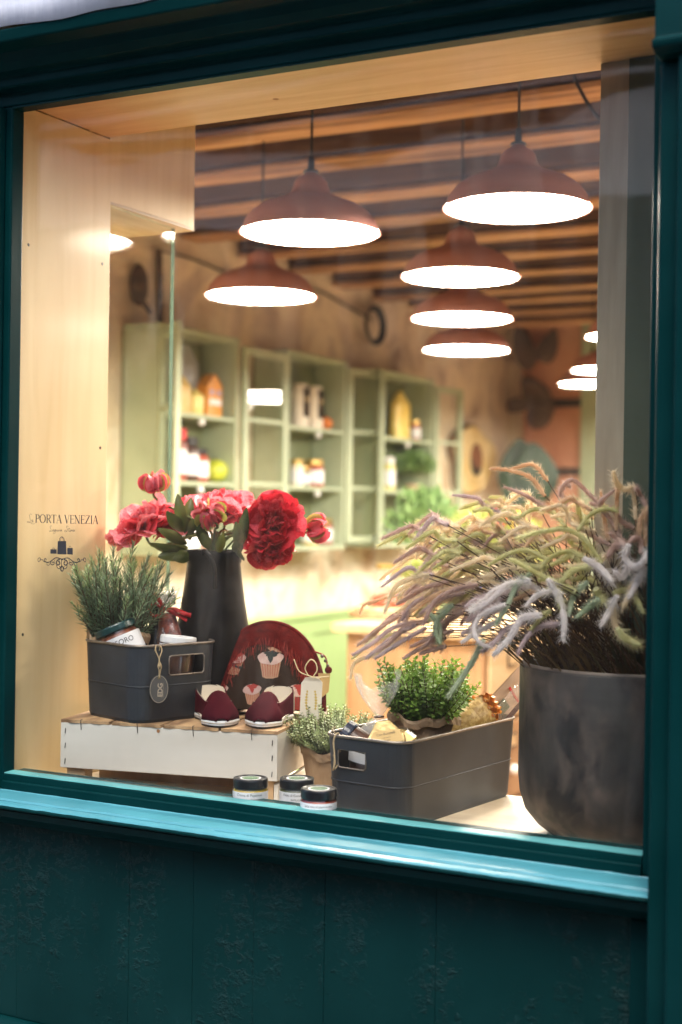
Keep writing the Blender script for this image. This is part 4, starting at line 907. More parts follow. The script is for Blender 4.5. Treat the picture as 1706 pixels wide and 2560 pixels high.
# ------------------------------------------------------------------ display goods
CRZ = 1.09
cr = thing('crate', 'whitewashed wooden crate with raw slat lid and wire staples', 'crate', (-1.325, .157, .9505), rz=R(13))
Wc, Dc, Hc = .436, .345, CRZ - .9505
def cb(n_, m_, *a, **k): return MB().box(*a).build(n_, m_, cr, bevel=.0012, **k)
cb('side_board', M['white_board'], -Wc, 0, 0, .009, .047, Hc - .006, label='white front board')
cb('side_board', M['white_board'], -.009, 0, .0095, Dc, .047, Hc - .006)
cb('side_board', M['white_board'], -Wc, -Wc + .009, .0095, Dc, .047, Hc - .006)
cb('side_board', M['white_board'], -.009, 0, .0095, Dc, 0, .040); cb('side_board', M['white_board'], -Wc, -.0095, Dc - .009, Dc, .047, Hc - .006)
for x in (-Wc + .0095, -.038 - .0095):
    for y in (.0095, Dc - .045): cb('corner_post', M['crate_in'], x, x + .038, y, y + .035, 0, Hc - .0065)
cb('side_board', M['crate_in'], -Wc + .01, -.05, Dc * .45, Dc * .45 + .009, 0, .09)
sl = [-Wc, -Wc + .105, -Wc + .21, -Wc + .325, 0]
for i in range(4):
    mb = MB(); z0 = Hc - .0058; x0, x1 = sl[i] + .001, sl[i + 1] - (.004 if i < 3 else 0)
    def yo(k): return noise.noise(Vector((k * .6 + i * 5, 0, 0))) * .004
    n = 10; top = [(x0 + (x1 - x0) * k / n, -.001 + yo(k)) for k in range(n + 1)] + [(x1, Dc), (x0, Dc)]
    mb.prism(top, z0, Hc); mb.build('lid_slat', M['rough_wood'], cr)
def staple(P, parent): MB().tube(P, .0008, 5).build('staple', M['staple'], parent)
for x in (-Wc + .042, -Wc + .158, -Wc + .270, -Wc + .385):
    staple([(x, .006, Hc + .0008), (x, -.0012, Hc + .0005), (x + .0015, -.0015, Hc - .018)], cr)
for x in (-Wc + .010, -.010):
    for z in (.060, .090, .118): staple([(x, -.0012, z - .005), (x + .001, -.0014, z + .005)], cr)
MB().lathe([(0, 0), (.0035, 0)], 12).xf(Matrix.Translation((-.235, -.0006, Hc - .012)) @ Matrix.Rotation(R(90), 4, 'X')).build('knot', kn, cr)

def tin_bin(label, loc, rz, w, l, h, rad, hw, hz0, hz1, hx=0.0, group='dark zinc bins in the window'):
    t = thing('zinc_bin', label, 'bin', loc, rz=rz, group=group)
    # perimeter from the middle of the front side (handle side, y=-l/2), counter-clockwise
    P = []
    xs = sorted(set([-w / 2 + rad, hx - hw, hx + hw, w / 2 - rad] + [-w / 2 + rad + (w - 2 * rad) * k / 4 for k in range(5)]))
    for x in xs: P.append((x, -l / 2))
    def cor(cx_, cy_, a0):
        for k in range(1, 8): P.append((cx_ + rad * math.cos(R(a0 + 90 * k / 8)), cy_ + rad * math.sin(R(a0 + 90 * k / 8))))
    cor(w / 2 - rad, -l / 2 + rad, -90)
    for k in range(6): P.append((w / 2, -l / 2 + rad + (l - 2 * rad) * k / 5))
    cor(w / 2 - rad, l / 2 - rad, 0)
    for k in range(5): P.append((w / 2 - rad - (w - 2 * rad) * k / 4, l / 2))
    cor(-w / 2 + rad, l / 2 - rad, 90)
    for k in range(6): P.append((-w / 2, l / 2 - rad - (l - 2 * rad) * k / 5))
    cor(-w / 2 + rad, -l / 2 + rad, 180)
    n = len(P); Z = [0, .006, h * .45, hz0, hz1, h - .004, h]
    v = []; fs = []
    for j, z in enumerate(Z):
        k = .94 + .06 * z / h
        if j == 0: k -= .02
        for (x, y) in P: v.append((x * k, y * k, z))
    for j in range(len(Z) - 1):
        for i in range(n):
            i2 = (i + 1) % n; xm = (P[i][0] + P[i2][0]) / 2
            if j == 3 and abs(P[i][1] + l / 2) < 1e-6 and abs(P[i2][1] + l / 2) < 1e-6 and hx - hw < xm < hx + hw: continue
            fs.append((j * n + i, j * n + i2, (j + 1) * n + i2, (j + 1) * n + i))
    fs.append(tuple(range(n))[::-1])
    mb = MB(); mb.add(v, fs); mb.build('bin_wall', M['zinc'], t, smooth=False, solid=.0014)
    MB().tube([(x * 1.005, y * 1.005, h) for x, y in P], .0028, 8, closed=True).build('rolled_rim', M['zinc_rim'], t, smooth=True)
    kz = .94 + .06 * .45
    MB().tube([(x * (kz + .006), y * (kz + .006), h * .47) for x, y in P], .0014, 6, closed=True).build('seam_ridge', M['zinc'], t, smooth=True)
    yy = -l / 2 * (.94 + .06 * hz0 / h) - .0012; a0, a1 = (hx - hw) * .985, (hx + hw) * .985
    rr = .004; lp = [(a0 + rr, hz0), (a1 - rr, hz0), (a1, hz0 + rr), (a1, hz1 - rr), (a1 - rr, hz1), (a0 + rr, hz1), (a0, hz1 - rr), (a0, hz0 + rr)]
    MB().tube([(x, yy - .0004, z) for x, z in lp], .0015, 6, closed=True).build('handle_edge', M['zinc_rim'], t, smooth=True)
    return t
# bins
b1 = (*at(374, 2.80), CRZ + .0005); H1 = .146
bin1 = tin_bin('dark zinc bin with oval grey tag standing on the white crate', b1, R(72), .20, .19, H1, .035, .043, .088, .125, hx=.018)
nx, ny = at(1010, 2.43)
rz2 = R(-7); w2, l2, H2 = .172, .425, .150
lx = Vector((math.cos(rz2), math.sin(rz2))); ly = Vector((-math.sin(rz2), math.cos(rz2)))
c2_ = Vector((nx, ny)) - lx * (w2 / 2) + ly * (l2 / 2)
b2 = (c2_.x, c2_.y, .9505)
bin2 = tin_bin('dark zinc bin of herbs and packets standing low beside the big pot', b2, rz2, w2, l2, H2, .036, .030, .095, .127, hx=-.022)
def local(o, x, y, z): return WM[o.name] @ Vector((x, y, z))

def paper_pot(name, label, loc, r, h, group=None, rz=0, tilt=None, seed=0, fold=.02, wide=1.2):
    t = thing(name, label, 'potted herb', loc, rz=rz, group=group)
    n = 56; v = []; fs = []
    prof = [(r * .72, 0, .3), (r * .78, h * .12, 1), (r * .86, h * .35, 1), (r * .93, h * .6, 1), (r, h * .82, 1), (r * wide, h * 1.0, 1.3), (r * wide * 1.04, h * 1.02 - .001, 1.5), (r * wide * 1.06, h * .96, 1.5), (r * wide * 1.02, h * .86, 1.4)]
    for j, (rr, z, k) in enumerate(prof):
        for i in range(n):
            a = 2 * math.pi * i / n; q = Vector((math.cos(a) * 3.4 + seed, math.sin(a) * 3.4, z * 30))
            d = (noise.noise(q) * .06 + noise.noise(q * 2.7) * .035) * k
            zz_ = z + (noise.noise(Vector((math.cos(a) * 2 + seed, math.sin(a) * 2, 9))) * fold if j >= 5 else 0)
            v.append((rr * (1 + d) * math.cos(a), rr * (1 + d) * math.sin(a), zz_))
    for j in range(len(prof) - 1):
        for i in range(n): fs.append((j * n + i, j * n + (i + 1) % n, (j + 1) * n + (i + 1) % n, (j + 1) * n + i))
    fs.append(tuple(range(n))[::-1])
    mb = MB(); mb.add(v, fs); mb.build('kraft_wrap', M['kraft'], t, smooth=False, solid=.0008)
    MB().lathe([(0, h * .8), (r * .9, h * .8)], 20).build('soil', pm('potting_soil', (.03, .02, .012), rough=.95) if 'potting_soil' not in bpy.data.materials else bpy.data.materials['potting_soil'], t)
    return t
# -- rosemary
rx, ry = at(292, 2.83)
rosm = paper_pot('rosemary', 'tall grey green rosemary with needle leaves in brown paper, standing in the tagged bin', (rx, ry, 1.125), .052, .125, seed=3, wide=1.15)
def needles(mb, p, d, L_, w_, up_):
    s_ = d.cross(up_); s_ = s_.normalized() if s_.length > 1e-4 else d.orthogonal().normalized(); q = p + d * L_ + up_ * L_ * .08; m_ = p + d * L_ * .45
    mb.add([p - s_ * w_ * .3, p + s_ * w_ * .3, m_ + s_ * w_ * .5, q, m_ - s_ * w_ * .5], [(0, 1, 2, 3, 4)])
nb, tb, sb = MB(), MB(), MB()
for i in range(120):
    a = rnd.uniform(0, 6.283); q = math.sqrt(rnd.random()); r0 = .036 * q; p = Vector((r0 * math.cos(a), r0 * math.sin(a), .10))
    L_ = rnd.uniform(.105, .215) * (1.0 - .18 * q); lean = .10 + .42 * q; dirv = Vector((math.cos(a) * lean, math.sin(a) * lean, 1)).normalized()
    if i % 9 == 0: dirv = Vector((math.cos(a) * .75, math.sin(a) * .75, .8)).normalized(); L_ *= .8
    pts = [p.copy()]; n = int(L_ / .0042); bend = Vector((rnd.gauss(0, .010), rnd.gauss(0, .010), .012))
    for k in range(n):
        dirv = (dirv + bend * .5).normalized(); p = p + dirv * .0042; pts.append(p.copy())
        if k < 3: continue
        o = dirv.orthogonal().normalized(); o.rotate(Matrix.Rotation(k * 1.3 + i, 3, dirv))
        for sg in (1, -1):
            up_a = .55 + .5 * (k / n); dd = (dirv * up_a + o * sg * (1.15 - .5 * k / n)).normalized(); ln = rnd.uniform(.015, .026) * (1 if k < n - 4 else .7)
            needles(tb if (k > n - 9 and i % 2 == 0) else nb, p, dd, ln, .0027, dirv)
    sb.tube(pts[::4] + [pts[-1]], .0010, 4)
nb.build('foliage', M['rose_needle'], rosm, kind='stuff'); tb.build('young_tips', M['rose_tip'], rosm, kind='stuff'); sb.build('stems', M['stem_brown'], rosm, kind='stuff')

def curved_label(parent, body, size, r, z, mat, a0=-90, parent_part=None, space=1.0, flat=False, name='lettering', bold=0.0):
    v, fs = text_geo(body, size, space=space, bold=bold); out = []
    for x, y, _ in v:
        a = R(a0) + x / r; out.append((r * math.cos(a), r * math.sin(a), z + y))
    mb = MB(); mb.add(out, fs); return mb.build(name, mat, parent_part or parent)
def glass_jar(label, loc, r, h, food, lidm, lidh, label_lines, rot=None, rz=0, group=None, lab=(.12, .66), disc=None, name='jar', neck=.9, inkm=None, a0=-90, short=False):
    e1, e2 = (.0045, .0015) if short else (.012, .003)
    t = thing(name, label, 'jar', loc, rz=rz, rot=rot, group=group); hb_ = h - lidh
    MB().lathe([(0, .0), (r * .96, .0), (r, .004), (r, hb_ - e1), (r * neck, hb_ - e2), (r * neck, hb_ + .002)], 40).build('jar_glass', M['jarglass'], t, smooth=True)
    MB().lathe([(0, .003), (r * .94, .003), (r * .955, .008), (r * .955, hb_ - e1 - .001), (r * neck * .94, hb_ - e2 - .001), (0, hb_ - e2 - .001)], 36).build('contents', food, t, smooth=True)
    MB().lathe([(r * neck + .0008, hb_ - .001), (r * .985, hb_ - .001), (r * .99, hb_ + .002), (r * .99, h - .003), (r * .96, h), (r * .84, h), (r * .82, h - .0012), (0, h - .0012)], 40).build('lid', lidm, t, smooth=False, bevel=.0004)
    lp = MB().lathe([(r * 1.006, hb_ * lab[0]), (r * 1.006, hb_ * lab[1])], 40).build('paper_label', M['label'], t, smooth=True)
    for body, size, zf, *ofs in label_lines:
        curved_label(t, body, size, r * 1.012, hb_ * zf, inkm or M['ink'], parent_part=lp, a0=a0 + (ofs[0] if ofs else 0))
    if disc:
        dp = MB().lathe([(0, h - .0008), (r * .60, h - .0008)], 32).build('lid_sticker', M['label'], t)
        MB().lathe([(0, h - .0005), (r * .50, h - .0005)], 32).build('sticker_centre', M['greenink'], dp)
        for w_, z_, sz in (('LA', .22, .006), ('BOTTEGA', -.05, .0062), ('~~~', -.3, .006)):
            v, fs = text_geo(w_, sz); mb = MB(); mb.add([(x * 1.0, y + z_ * r, h - .0002) for x, y, _ in v], fs); mb.build('sticker_print', M['thyme_pr'], dp)
    return t
M['thyme_pr'] = pm('pale_print', (.45, .48, .35), rough=.7)
J = dict(r=.031, h=.076)
for px, s, food, lb, lines in ((630, 2.50, M['yellow_food'], 'jar of yellow cream with black lid standing alone under the crate board', [('Crema di Peperoni', .0062, .79), ('120 g', .004, .2)]),
                               (746, 2.505, M['green_food'], 'jar of dark green pesto with black lid, half behind the red jar', [('Pesto di Cavolo Nero', .0056, .79), ('BASILICO', .0046, .67)]),
                               (801, 2.415, M['red_food'], 'jar of red sauce with black lid, in front of the green pesto', [('Salsa rosa al peperoncino', .0050, .79)])):
    x, y = at(px, s)
    j = glass_jar(lb, (x, y, .9505), J['r'], J['h'], food, M['lid'], .0150, lines, rz=R(28), group='small black lidded jars by the sill', lab=(.10, .90), disc=True, short=True)

# goods in the left bin: sauce jar leaning back, ribboned bag, white-lid jar
c = local(bin1, -.045, -.035, .07)
def tiltm(az, an): # lean towards azimuth az by an
    ax = Vector((-math.sin(az), math.cos(az), 0)); return Matrix.Rotation(an, 3, ax)
def eul(az, an, spin): return (tiltm(az, an) @ Matrix.Rotation(spin, 3, 'Z')).to_euler()
x, y, _ = local(bin1, -.040, .0, 0)
sj = glass_jar('tomato sauce jar with dark green lid lying back in the tagged bin', (x, y, 1.178), .042, .098, M['tomato'], M['lid_green'], .012, [('ROSSORO', .0145, .66)], rot=eul(R(202), R(24), R(30)), lab=(.05, .86), inkm=M['ink'])
mb = MB(); a = R(-90)
mb.grid(lambda u, v: (.0427 * math.cos(a + (u - .5) * .6), .0427 * math.sin(a + (u - .5) * .6), .028 + v * .012), 8, 2); mb.build('red_emblem', M['redink'], sj)
x, y, _ = local(bin1, .020, -.045, 0)
wj = glass_jar('dark glazed jar with white lid ring behind the handle opening of the tagged bin', (x, y, 1.118), .036, .130, M['choc'], M['lid_white'], .013, [], rot=eul(R(60), R(6), R(0)), lab=(.84, .97))
# ribboned bag of cured meat
x, y = at(430, 2.86)
rb = thing('ribboned_bag', 'clear pointed bag of dark red cured meat tied with a red ribbon', 'gift bag', (x, y, 1.197), rot=eul(R(205), R(8), R(28)))
def cone(r0, r1, h, amp, sd, z0=0, flat=.75):
    def g(u, v):
        a = u * 6.2832; rr = (r0 + (r1 - r0) * v ** .8) * (1 + amp * noise.noise(Vector((math.cos(a) * 2.2 + sd, math.sin(a) * 2.2, v * 3))))
        return (rr * math.cos(a), rr * flat * math.sin(a), z0 + v * h)
    return g
MB().grid(cone(.036, .015, .090, .10, 1), 28, 12).build('meat', M['salami'], rb, smooth=True)
MB().grid(cone(.041, .011, .100, .25, 5), 36, 14).build('clear_wrap', M['cello'], rb, smooth=False)
def flare(u, v):
    a = u * 6.2832; rr = .010 + .016 * v ** .7; k = 1 + .35 * math.sin(a * 7 + 1) * v
    return (rr * k * math.cos(a), rr * .5 * k * math.sin(a), .1 + v * .038 + .005 * math.sin(a * 3) * v)
MB().grid(flare, 56, 6).build('wrap_top', M['cello'], rb, smooth=False)
def ribbon(P, w_, parent, name='ribbon_tail', mat=None):
    P = catmull(P, 7); mb = MB(); v = []
    for i, p in enumerate(P):
        tt = (P[min(i + 1, len(P) - 1)] - P[max(i - 1, 0)]).normalized(); sd_ = tt.cross(Vector((.15, -1, .1))).normalized()
        sd_.rotate(Matrix.Rotation(.5 * math.sin(i * .5), 3, tt)); v += [p + sd_ * w_ / 2, p - sd_ * w_ / 2]
    mb.add(v, [(2 * i, 2 * i + 1, 2 * i + 3, 2 * i + 2) for i in range(len(P) - 1)]); return mb.build(name, mat or M['ribbon'], parent, smooth=True, solid=.0005)
MB().tube([(.0125 * math.cos(t / 16 * 6.283), .010 * math.sin(t / 16 * 6.283), .098) for t in range(16)], .0028, 6, closed=True).build('ribbon_knot', M['ribbon'], rb, smooth=True)
ribbon([(-.002, -.012, .098), (-.020, -.016, .112), (-.032, -.018, .100), (-.022, -.018, .088), (-.002, -.013, .097)], .006, rb, 'ribbon_loop')
ribbon([(-.002, -.012, .100), (-.012, -.016, .122), (-.018, -.016, .135)], .008, rb); ribbon([(.004, -.012, .098), (.022, -.016, .095), (.040, -.018, .084), (.052, -.016, .080)], .009, rb)
ribbon([(.004, -.012, .097), (.024, -.014, .084), (.042, -.012, .070), (.055, -.012, .062)], .008, rb)
x, y = at(388, 2.89)
bt = thing('dark_bottle', 'dark bottle neck behind the ribboned bag in the tagged bin', 'bottle', (x, y, 1.095))
MB().lathe([(0, 0), (.026, 0), (.028, .01), (.028, .12), (.020, .145), (.0125, .165), (.0125, .20), (.014, .201), (.014, .212), (0, .212)], 28).build('bottle_body', M['lid'], bt, smooth=True)
x, y = at(416, 2.93)
tb_ = thing('clear_box', 'upright clear cellophane envelope rising behind the ribboned bag', 'packet', (x, y, 1.15), rz=R(34))
MB().box(-.018, .018, -.008, .008, 0, .175).build('clear_wrap', M['cello'], tb_, bevel=.002); MB().box(-.016, .016, -.006, .006, .0, .10).build('contents', M['gold_label'], tb_); MB().box(-.016, .016, -.0085, -.0082, .150, .170).build('dark_header', M['choc'], tb_)

# oval tag with twine
def twine(P, parent, r=.0011, name='twine', mat=None, sub=6): return MB().tube(catmull(P, sub), r, 6).build(name, mat or M['twine'], parent, smooth=True)
tg = pt(366 * D, 1552 * D, 2.672); ot = thing('oval_tag', 'oval grey card tag lettered EDG hanging on jute twine', 'tag', tuple(tg), rz=R(52))
ell = lambda a_, b_, n=36: [(a_ * math.cos(2 * math.pi * k / n), b_ * math.sin(2 * math.pi * k / n)) for k in range(n)]
XZ = Matrix(((1, 0, 0, 0), (0, 0, 1, 0), (0, 1, 0, 0), (0, 0, 0, 1)))
def shift(Pp, dx, dz): return [(x + dx, z + dz) for x, z in Pp]
MB().prism(shift(ell(.0185, .0265), .0, -.026), -.0006, .0006, XZ).build('card', M['tag_grey'], ot)
MB().tube([(x, -.0010, z - .026) for x, z in ell(.0172, .0252)], .00045, 4, closed=True).build('printed_border', M['tag_ink'], ot)
v, fs = text_geo('EDG', .0135, space=.95, bold=.0004); mb = MB(); mb.add([(-(-y) - .0065 + 0.0, -.0012, x - .0275) for x, y, _ in v], fs)
mb.v = [(-(p[0]) - .0, p[1], p[2]) for p in mb.v]; mb.build('lettering', M['tag_ink'], ot)
for k in range(2): MB().tube([(.004 + .004 * k, -.0011, -.042), (.004 + .004 * k, -.0011, -.014)], .0002, 4).build('small_print', M['tag_ink'], ot)
MB().tube([(.0022 * math.cos(t / 12 * 6.283), -.001, -.0045 + .0022 * math.sin(t / 12 * 6.283)) for t in range(12)], .0006, 5, closed=True).build('eyelet', M['gold_foil'], ot)
for dx in (-.001, .002): twine([(0, -.0005, -.004), (dx, -.0022, .010), (dx * 2.2 - .001, -.002, .018), (-.001, -.002, .030), (dx * 4 - .003, .001, .046), (dx * 3 - .003, .006, .0545), (dx * 3 - .003, .011, .045)], ot)
MB().ball((0, -.003, .019), .0035, .0028, .0042, 10, 8, jit=.15).build('twine_knot', M['twine'], ot, smooth=True)
# twine on the second bin
tw = thing('twine_loop', 'frayed jute twine looped through the handle of the low bin', 'twine', tuple(local(bin2, -.055, -l2 / 2, .15)))
q = lambda x, y_, z: local(bin2, x, -l2 / 2 + y_, z)
twine([q(-.052, .006, .10), q(-.053, -.006, .092), q(-.051, -.008, .115), q(-.055, -.006, .140), q(-.052, -.002, .1535), q(-.051, .006, .150), q(-.052, .010, .12)], tw, r=.0016); 
for ob in kids(tw): inv = WM[tw.name].inverted(); ob.data.transform(inv)
mb = MB(); mb.tube(catmull([q(-.054, -.007, .118), q(-.049, -.009, .105), q(-.053, -.010, .090)], 5), .0014, 5); mb.build('twine_end', M['twine'], tw, world=True, smooth=True)
mb = MB(); mb.tube(catmull([q(-.052, -.002, .153), q(-.060, -.004, .160), q(-.056, .002, .166)], 5), .0010, 5); mb.build('twine_end', M['twine'], tw, world=True, smooth=True)

# semicircular bag with cupcake print
hx_, hyy = at(668, 2.83)
hb2 = thing('cupcake_bag', 'half round brown bag with dark red fringed rim and cupcake print', 'bag', (hx_, hyy, CRZ + .0008), rot=(Matrix.Rotation(R(22), 3, 'Z') @ Matrix.Rotation(R(-9), 3, 'X')).to_euler())
def semi(rx_, rz_, n=40, z0=0.0):
    return [(rx_ * math.cos(math.pi * k / n), z0 + rz_ * math.sin(math.pi * k / n) ** .85) for k in range(n + 1)]
def dome(sgn):
    def g(u, v):
        a = math.pi * u; rr = v; x = .112 * rr * math.cos(a); z = .008 + .172 * rr * max(0, math.sin(a)) ** .85
        th = .030 * (1 - v ** 3) + .004; return (x, sgn * th, z)
    return g
fr = MB().grid(dome(-1), 40, 10); fr.build('front_panel', M['bag_brown'], hb2, smooth=True)
MB().grid(dome(1), 40, 10).build('rear_panel', M['bag_brown'], hb2, smooth=True)
S2 = [(.113 * math.cos(math.pi * k / 40), 0, .008 + .173 * max(0, math.sin(math.pi * k / 40)) ** .85) for k in range(41)]
MB().tube(S2, [.006] * 41, 8).build('rim_piping', M['bag_red'], hb2, smooth=True)
def redband(u, v):
    a = math.pi * (.02 + .96 * u); k = 1 - v * (.26 + .05 * math.sin(a * 2)); x, y, z = dome(-1)((.02 + .96 * u), k); return (x, y - .0022 - .002 * math.sin(v * 3.14), z)
MB().grid(redband, 60, 6).build('red_trim', M['bag_red'], hb2, smooth=True)
for i in range(120):
    uu = rnd.uniform(.10, .92); k0 = rnd.uniform(.72, .82); P = []
    x0, y0, z0 = dome(-1)(uu, k0); L_ = rnd.uniform(.012, .034); w_ = rnd.gauss(0, .004)
    for k in range(4): P.append((x0 + w_ * k / 3 + rnd.gauss(0, .0008), y0 - .0045 - .0006 * k, z0 - L_ * k / 3 + .003))
    MB().tube(P, .00045, 3).build('yarn_strand', M['fringe'], hb2)
def fsurf(x, z, lift=.001):
    k = min(.99, math.hypot(x / .112, max(0, z - .008) / .172)); return (x, -(.030 * (1 - k ** 3) + .004) - lift, z)
def patch(poly, mat, lift, name='cupcake_print'):
    # subdivided fan so the print hugs the domed cloth
    cx_ = sum(p[0] for p in poly) / len(poly); cz_ = sum(p[1] for p in poly) / len(poly); n = len(poly); v = []; fs = []
    for j in range(4):
        for (x, z) in poly: t_ = j / 3; v.append(fsurf(cx_ + (x - cx_) * t_, cz_ + (z - cz_) * t_, lift))
    for j in range(3):
        for i in range(n): fs.append((j * n + i, j * n + (i + 1) % n, (j + 1) * n + (i + 1) % n, (j + 1) * n + i))
    mb = MB(); mb.add(v, fs); return mb.build(name, mat, hb2)
def el(cx_, cz_, a_, b_, n=22, wob=0, k_=5): return [(cx_ + a_ * math.cos(t / n * 6.283) * (1 + wob * math.sin(t / n * 6.283 * k_)), cz_ + b_ * math.sin(t / n * 6.283) * (1 + wob * math.cos(t / n * 6.283 * k_))) for t in range(n)]
def cupcake(cx_, cz_, s_, tilt, cupm, topm, topping, k_=5):
    ct, st_ = math.cos(tilt), math.sin(tilt); T = lambda P: [(cx_ + (x * ct - z * st_) * s_, cz_ + (x * st_ + z * ct) * s_) for x, z in P]
    patch(T([(-.019, .004), (.019, .004), (.014, -.024), (.004, -.0265), (-.008, -.026), (-.014, -.023)]), cupm, .0012)
    for q_ in range(-3, 4): patch(T([(q_ * .005 - .0006, .002), (q_ * .005 + .0006, .002), (q_ * .0038 + .0004, -.023), (q_ * .0038 - .0004, -.023)]), M['cake_dark'] if cupm == M['cake_red'] else M['cake_red'], .0017)
    patch(T(el(0, .011, .0235, .0125, wob=.05, k_=k_)), topm, .0020); patch(T(el(.002, .0185, .013, .0055, wob=.22)), topping, .0026)
    patch(T([(-.006, .015), (.0, .018), (.006, .015), (.004, .006), (.0, .001), (-.004, .008)]), topping, .0027)
cupcake(.008, .098, 1.10, .04, M['cake_tan'], M['cake_pink'], M['cake_dark'])
cupcake(-.066, .100, .95, -.15, M['cake_tan'], M['cake_pink'], M['cake_red'], 4)
cupcake(.068, .036, 1.0, .0, M['cake_red'], M['cake_pink'], M['cake_red'], 6)
cupcake(-.025, .038, .80, .1, M['cake_tan'], M['cake_pink'], M['cake_red'], 4)
cupcake(-.094, .040, .75, -.1, M['cake_tan'], M['cake_pink'], M['cake_dark'], 4)
patch([(.000, .130), (.030, .136), (.040, .124), (.012, .118)], M['cake_tan'], .0014)
patch([(-.070, .098), (-.054, .090), (-.048, .092), (-.052, .086), (-.072, .093)], M['cake_dark'], .0030)
# beaded zip pull with cork scrap, then the paper tag tied to it
zp = MB().tube(catmull([S2[9], (.112, -.006, .118), (.119, -.008, .100), (.121, -.009, .085)], 6), .0018, 6).build('zip_cord', M['fringe'], hb2, smooth=True)
for k, (x, z) in enumerate(((.108, .117), (.115, .108), (.120, .098), (.1215, .090))): MB().ball((x, -.008, z), .0036 if k < 3 else .0075, n=10, m=8).build('bead', M['choc'] if k < 3 else M['bag_red'], hb2, smooth=True)
MB().prism([(-.010, 0), (.014, 0), (.012, -.036), (-.004, -.050)], -.0015, .0015, XZ).xf(Matrix.Translation((.112, -.014, .083))).build('cork_scrap', M['gold_label'], hb2)
tp2 = pt(716 * D, 1556 * D, 2.74); pt_ = thing('paper_tag', 'cream card tag with gold laurel print tied in pale raffia', 'tag', tuple(tp2), rz=R(24))
MB().prism([(-.0195, 0 - .012), (-.012, -.001), (.012, .001), (.0215, -.010), (.019, -.082), (-.022, -.078)], -.0004, .0004, XZ).build('card', M['tag_white'], pt_)
for sg in (-1, 1):
    for k in range(7): 
        z = -.028 - k * .0055; w_ = .0022 + .0012 * math.sin(k * .5)
        mb = MB(); x_ = sg * (.0075 + .002 * math.sin(k * .45)); mb.add([(x_ - w_, -.0006, z), (x_, -.0006, z + .003), (x_ + w_, -.0006, z), (x_, -.0006, z - .003)], [(0, 1, 2, 3)]); mb.build('gold_leaf_print', M['gold_ink'], pt_)
for k, t_ in enumerate(('la', 'Natura', '')): pass
twine([(-.034, -.004, .034), (-.024, -.005, .012), (-.008, -.005, .004), (.010, -.004, .000), (.030, -.004, .002), (.034, -.005, .003)], pt_, r=.0011, mat=M['raffia'], name='raffia_tie')
twine([(-.006, -.004, .003), (-.012, -.005, .018), (-.002, -.005, .034), (.008, -.005, .028), (.011, -.005, .014), (.004, -.004, .002)], pt_, r=.0011, mat=M['raffia'], name='raffia_loop')

# slippers: toes towards the street
def slipper(label, px, s, yaw, roll, mirror):
    x, y = at(px, s); t = thing('slipper', label, 'slipper', (x, y, CRZ + .0008), rz=R(28 + yaw), group='pair of burgundy velvet slippers')
    L_, Wd = .142, .0355                                     # local: toe at y=0, heel at y=+L
    def half(v):                                            # outline half width along the length
        return Wd * (min(1, (v / .28 + .02)) ** .48 if v < .28 else (1 - .20 * math.sin((v - .28) / .72 * math.pi * .9)) * (1 if v < .88 else math.sqrt(max(.05, 1 - ((v - .88) / .125) ** 2))))
    ns = 26; out = [(half(i / ns), L_ * i / ns) for i in range(ns + 1)] + [(-half(i / ns), L_ * i / ns) for i in range(ns, -1, -1)]
    k = -1 if mirror else 1; out = [(x_ * (1 + .0) + k * .006 * math.sin(y_ / L_ * 3), y_) for x_, y_ in out]
    MB().prism([(x_ * 1.04, y_ - .002) for x_, y_ in out], .003, .012).build('sole', M['sole'], t, bevel=.0015)
    MB().prism([(x_ * 1.0, y_) for x_, y_ in out], 0, .0028).build('tread', M['lid'], t)
    sl_ = MB().tube([(x_ * 1.05, y_ - .002, .0075) for x_, y_ in out], .0009, 4, closed=True).build('foxing_line', M['tag_ink'], t, smooth=True)
    def vamp(u, v):                                         # upper over the toes, u across, v from toe to throat
        yy = L_ * (.0 + .50 * v); h_ = .016 + .043 * v ** .85; w_ = half(max(.015, yy / L_)); a = math.pi * u
        yb = yy - (L_ * .13 * (1 - math.sin(a)) * v ** 3)
        return (w_ * math.cos(a) + k * .006 * math.sin(yy / L_ * 3), yb, .011 + (h_ - .011) * math.sin(a) ** (.55 + .55 * v))
    MB().grid(vamp, 26, 16).build('upper', M['velvet'], t, smooth=True, solid=.0022)
    def quarter(sg):
        def g(u, v):
            yy = L_ * (.37 + .62 * u); w_ = half(min(.995, yy / L_)); hh = .042 + .020 * u - .010 * math.sin(u * 3.14); 
            return (sg * w_ * (1 - .25 * v * (1 - u)) + k * .006 * math.sin(yy / L_ * 3), yy, .011 + (hh - .011) * v)
        return g
    for sg in (-1, 1):
        MB().grid(quarter(sg), 12, 6).build('quarter', M['velvet'], t, smooth=True, solid=.002)
        g0 = quarter(sg); MB().grid(lambda u, v, g0=g0: (g0(u, v)[0] * .93, g0(u, v)[1] * .995, g0(u, v)[2] + .0015), 12, 6).build('lining', M['lining'], t, smooth=True)
    MB().grid(lambda u, v: ((u - .5) * 2 * half(.97) , L_ * .985, .011 + .051 * v), 6, 3).build('heel', M['velvet'], t, solid=.002)
    MB().grid(lambda u, v: ((u - .5) * 1.8 * half(.02 + .95 * v), L_ * (.04 + .93 * v), .0135), 8, 12).build('insole', M['lining'], t)
    MB().grid(lambda u, v: ((u - .5) * 1.9 * half(.93), L_ * (.970 - .03 * math.sin(u * 3.14) * 0), .013 + .050 * v - .010 * (2 * abs(u - .5)) ** 3 * v), 8, 4).build('heel_lining', M['lining'], t, smooth=True)
    MB().tube([(p[0], p[1], p[2]) for p in [vamp(i / 16, 1.0) for i in range(17)]], .0016, 5).build('edge_binding', M['bag_red'], t, smooth=True)
    return t
slipper('burgundy velvet slipper nearest the zinc bin, white sole', 556, 2.645, 16, 0, False)
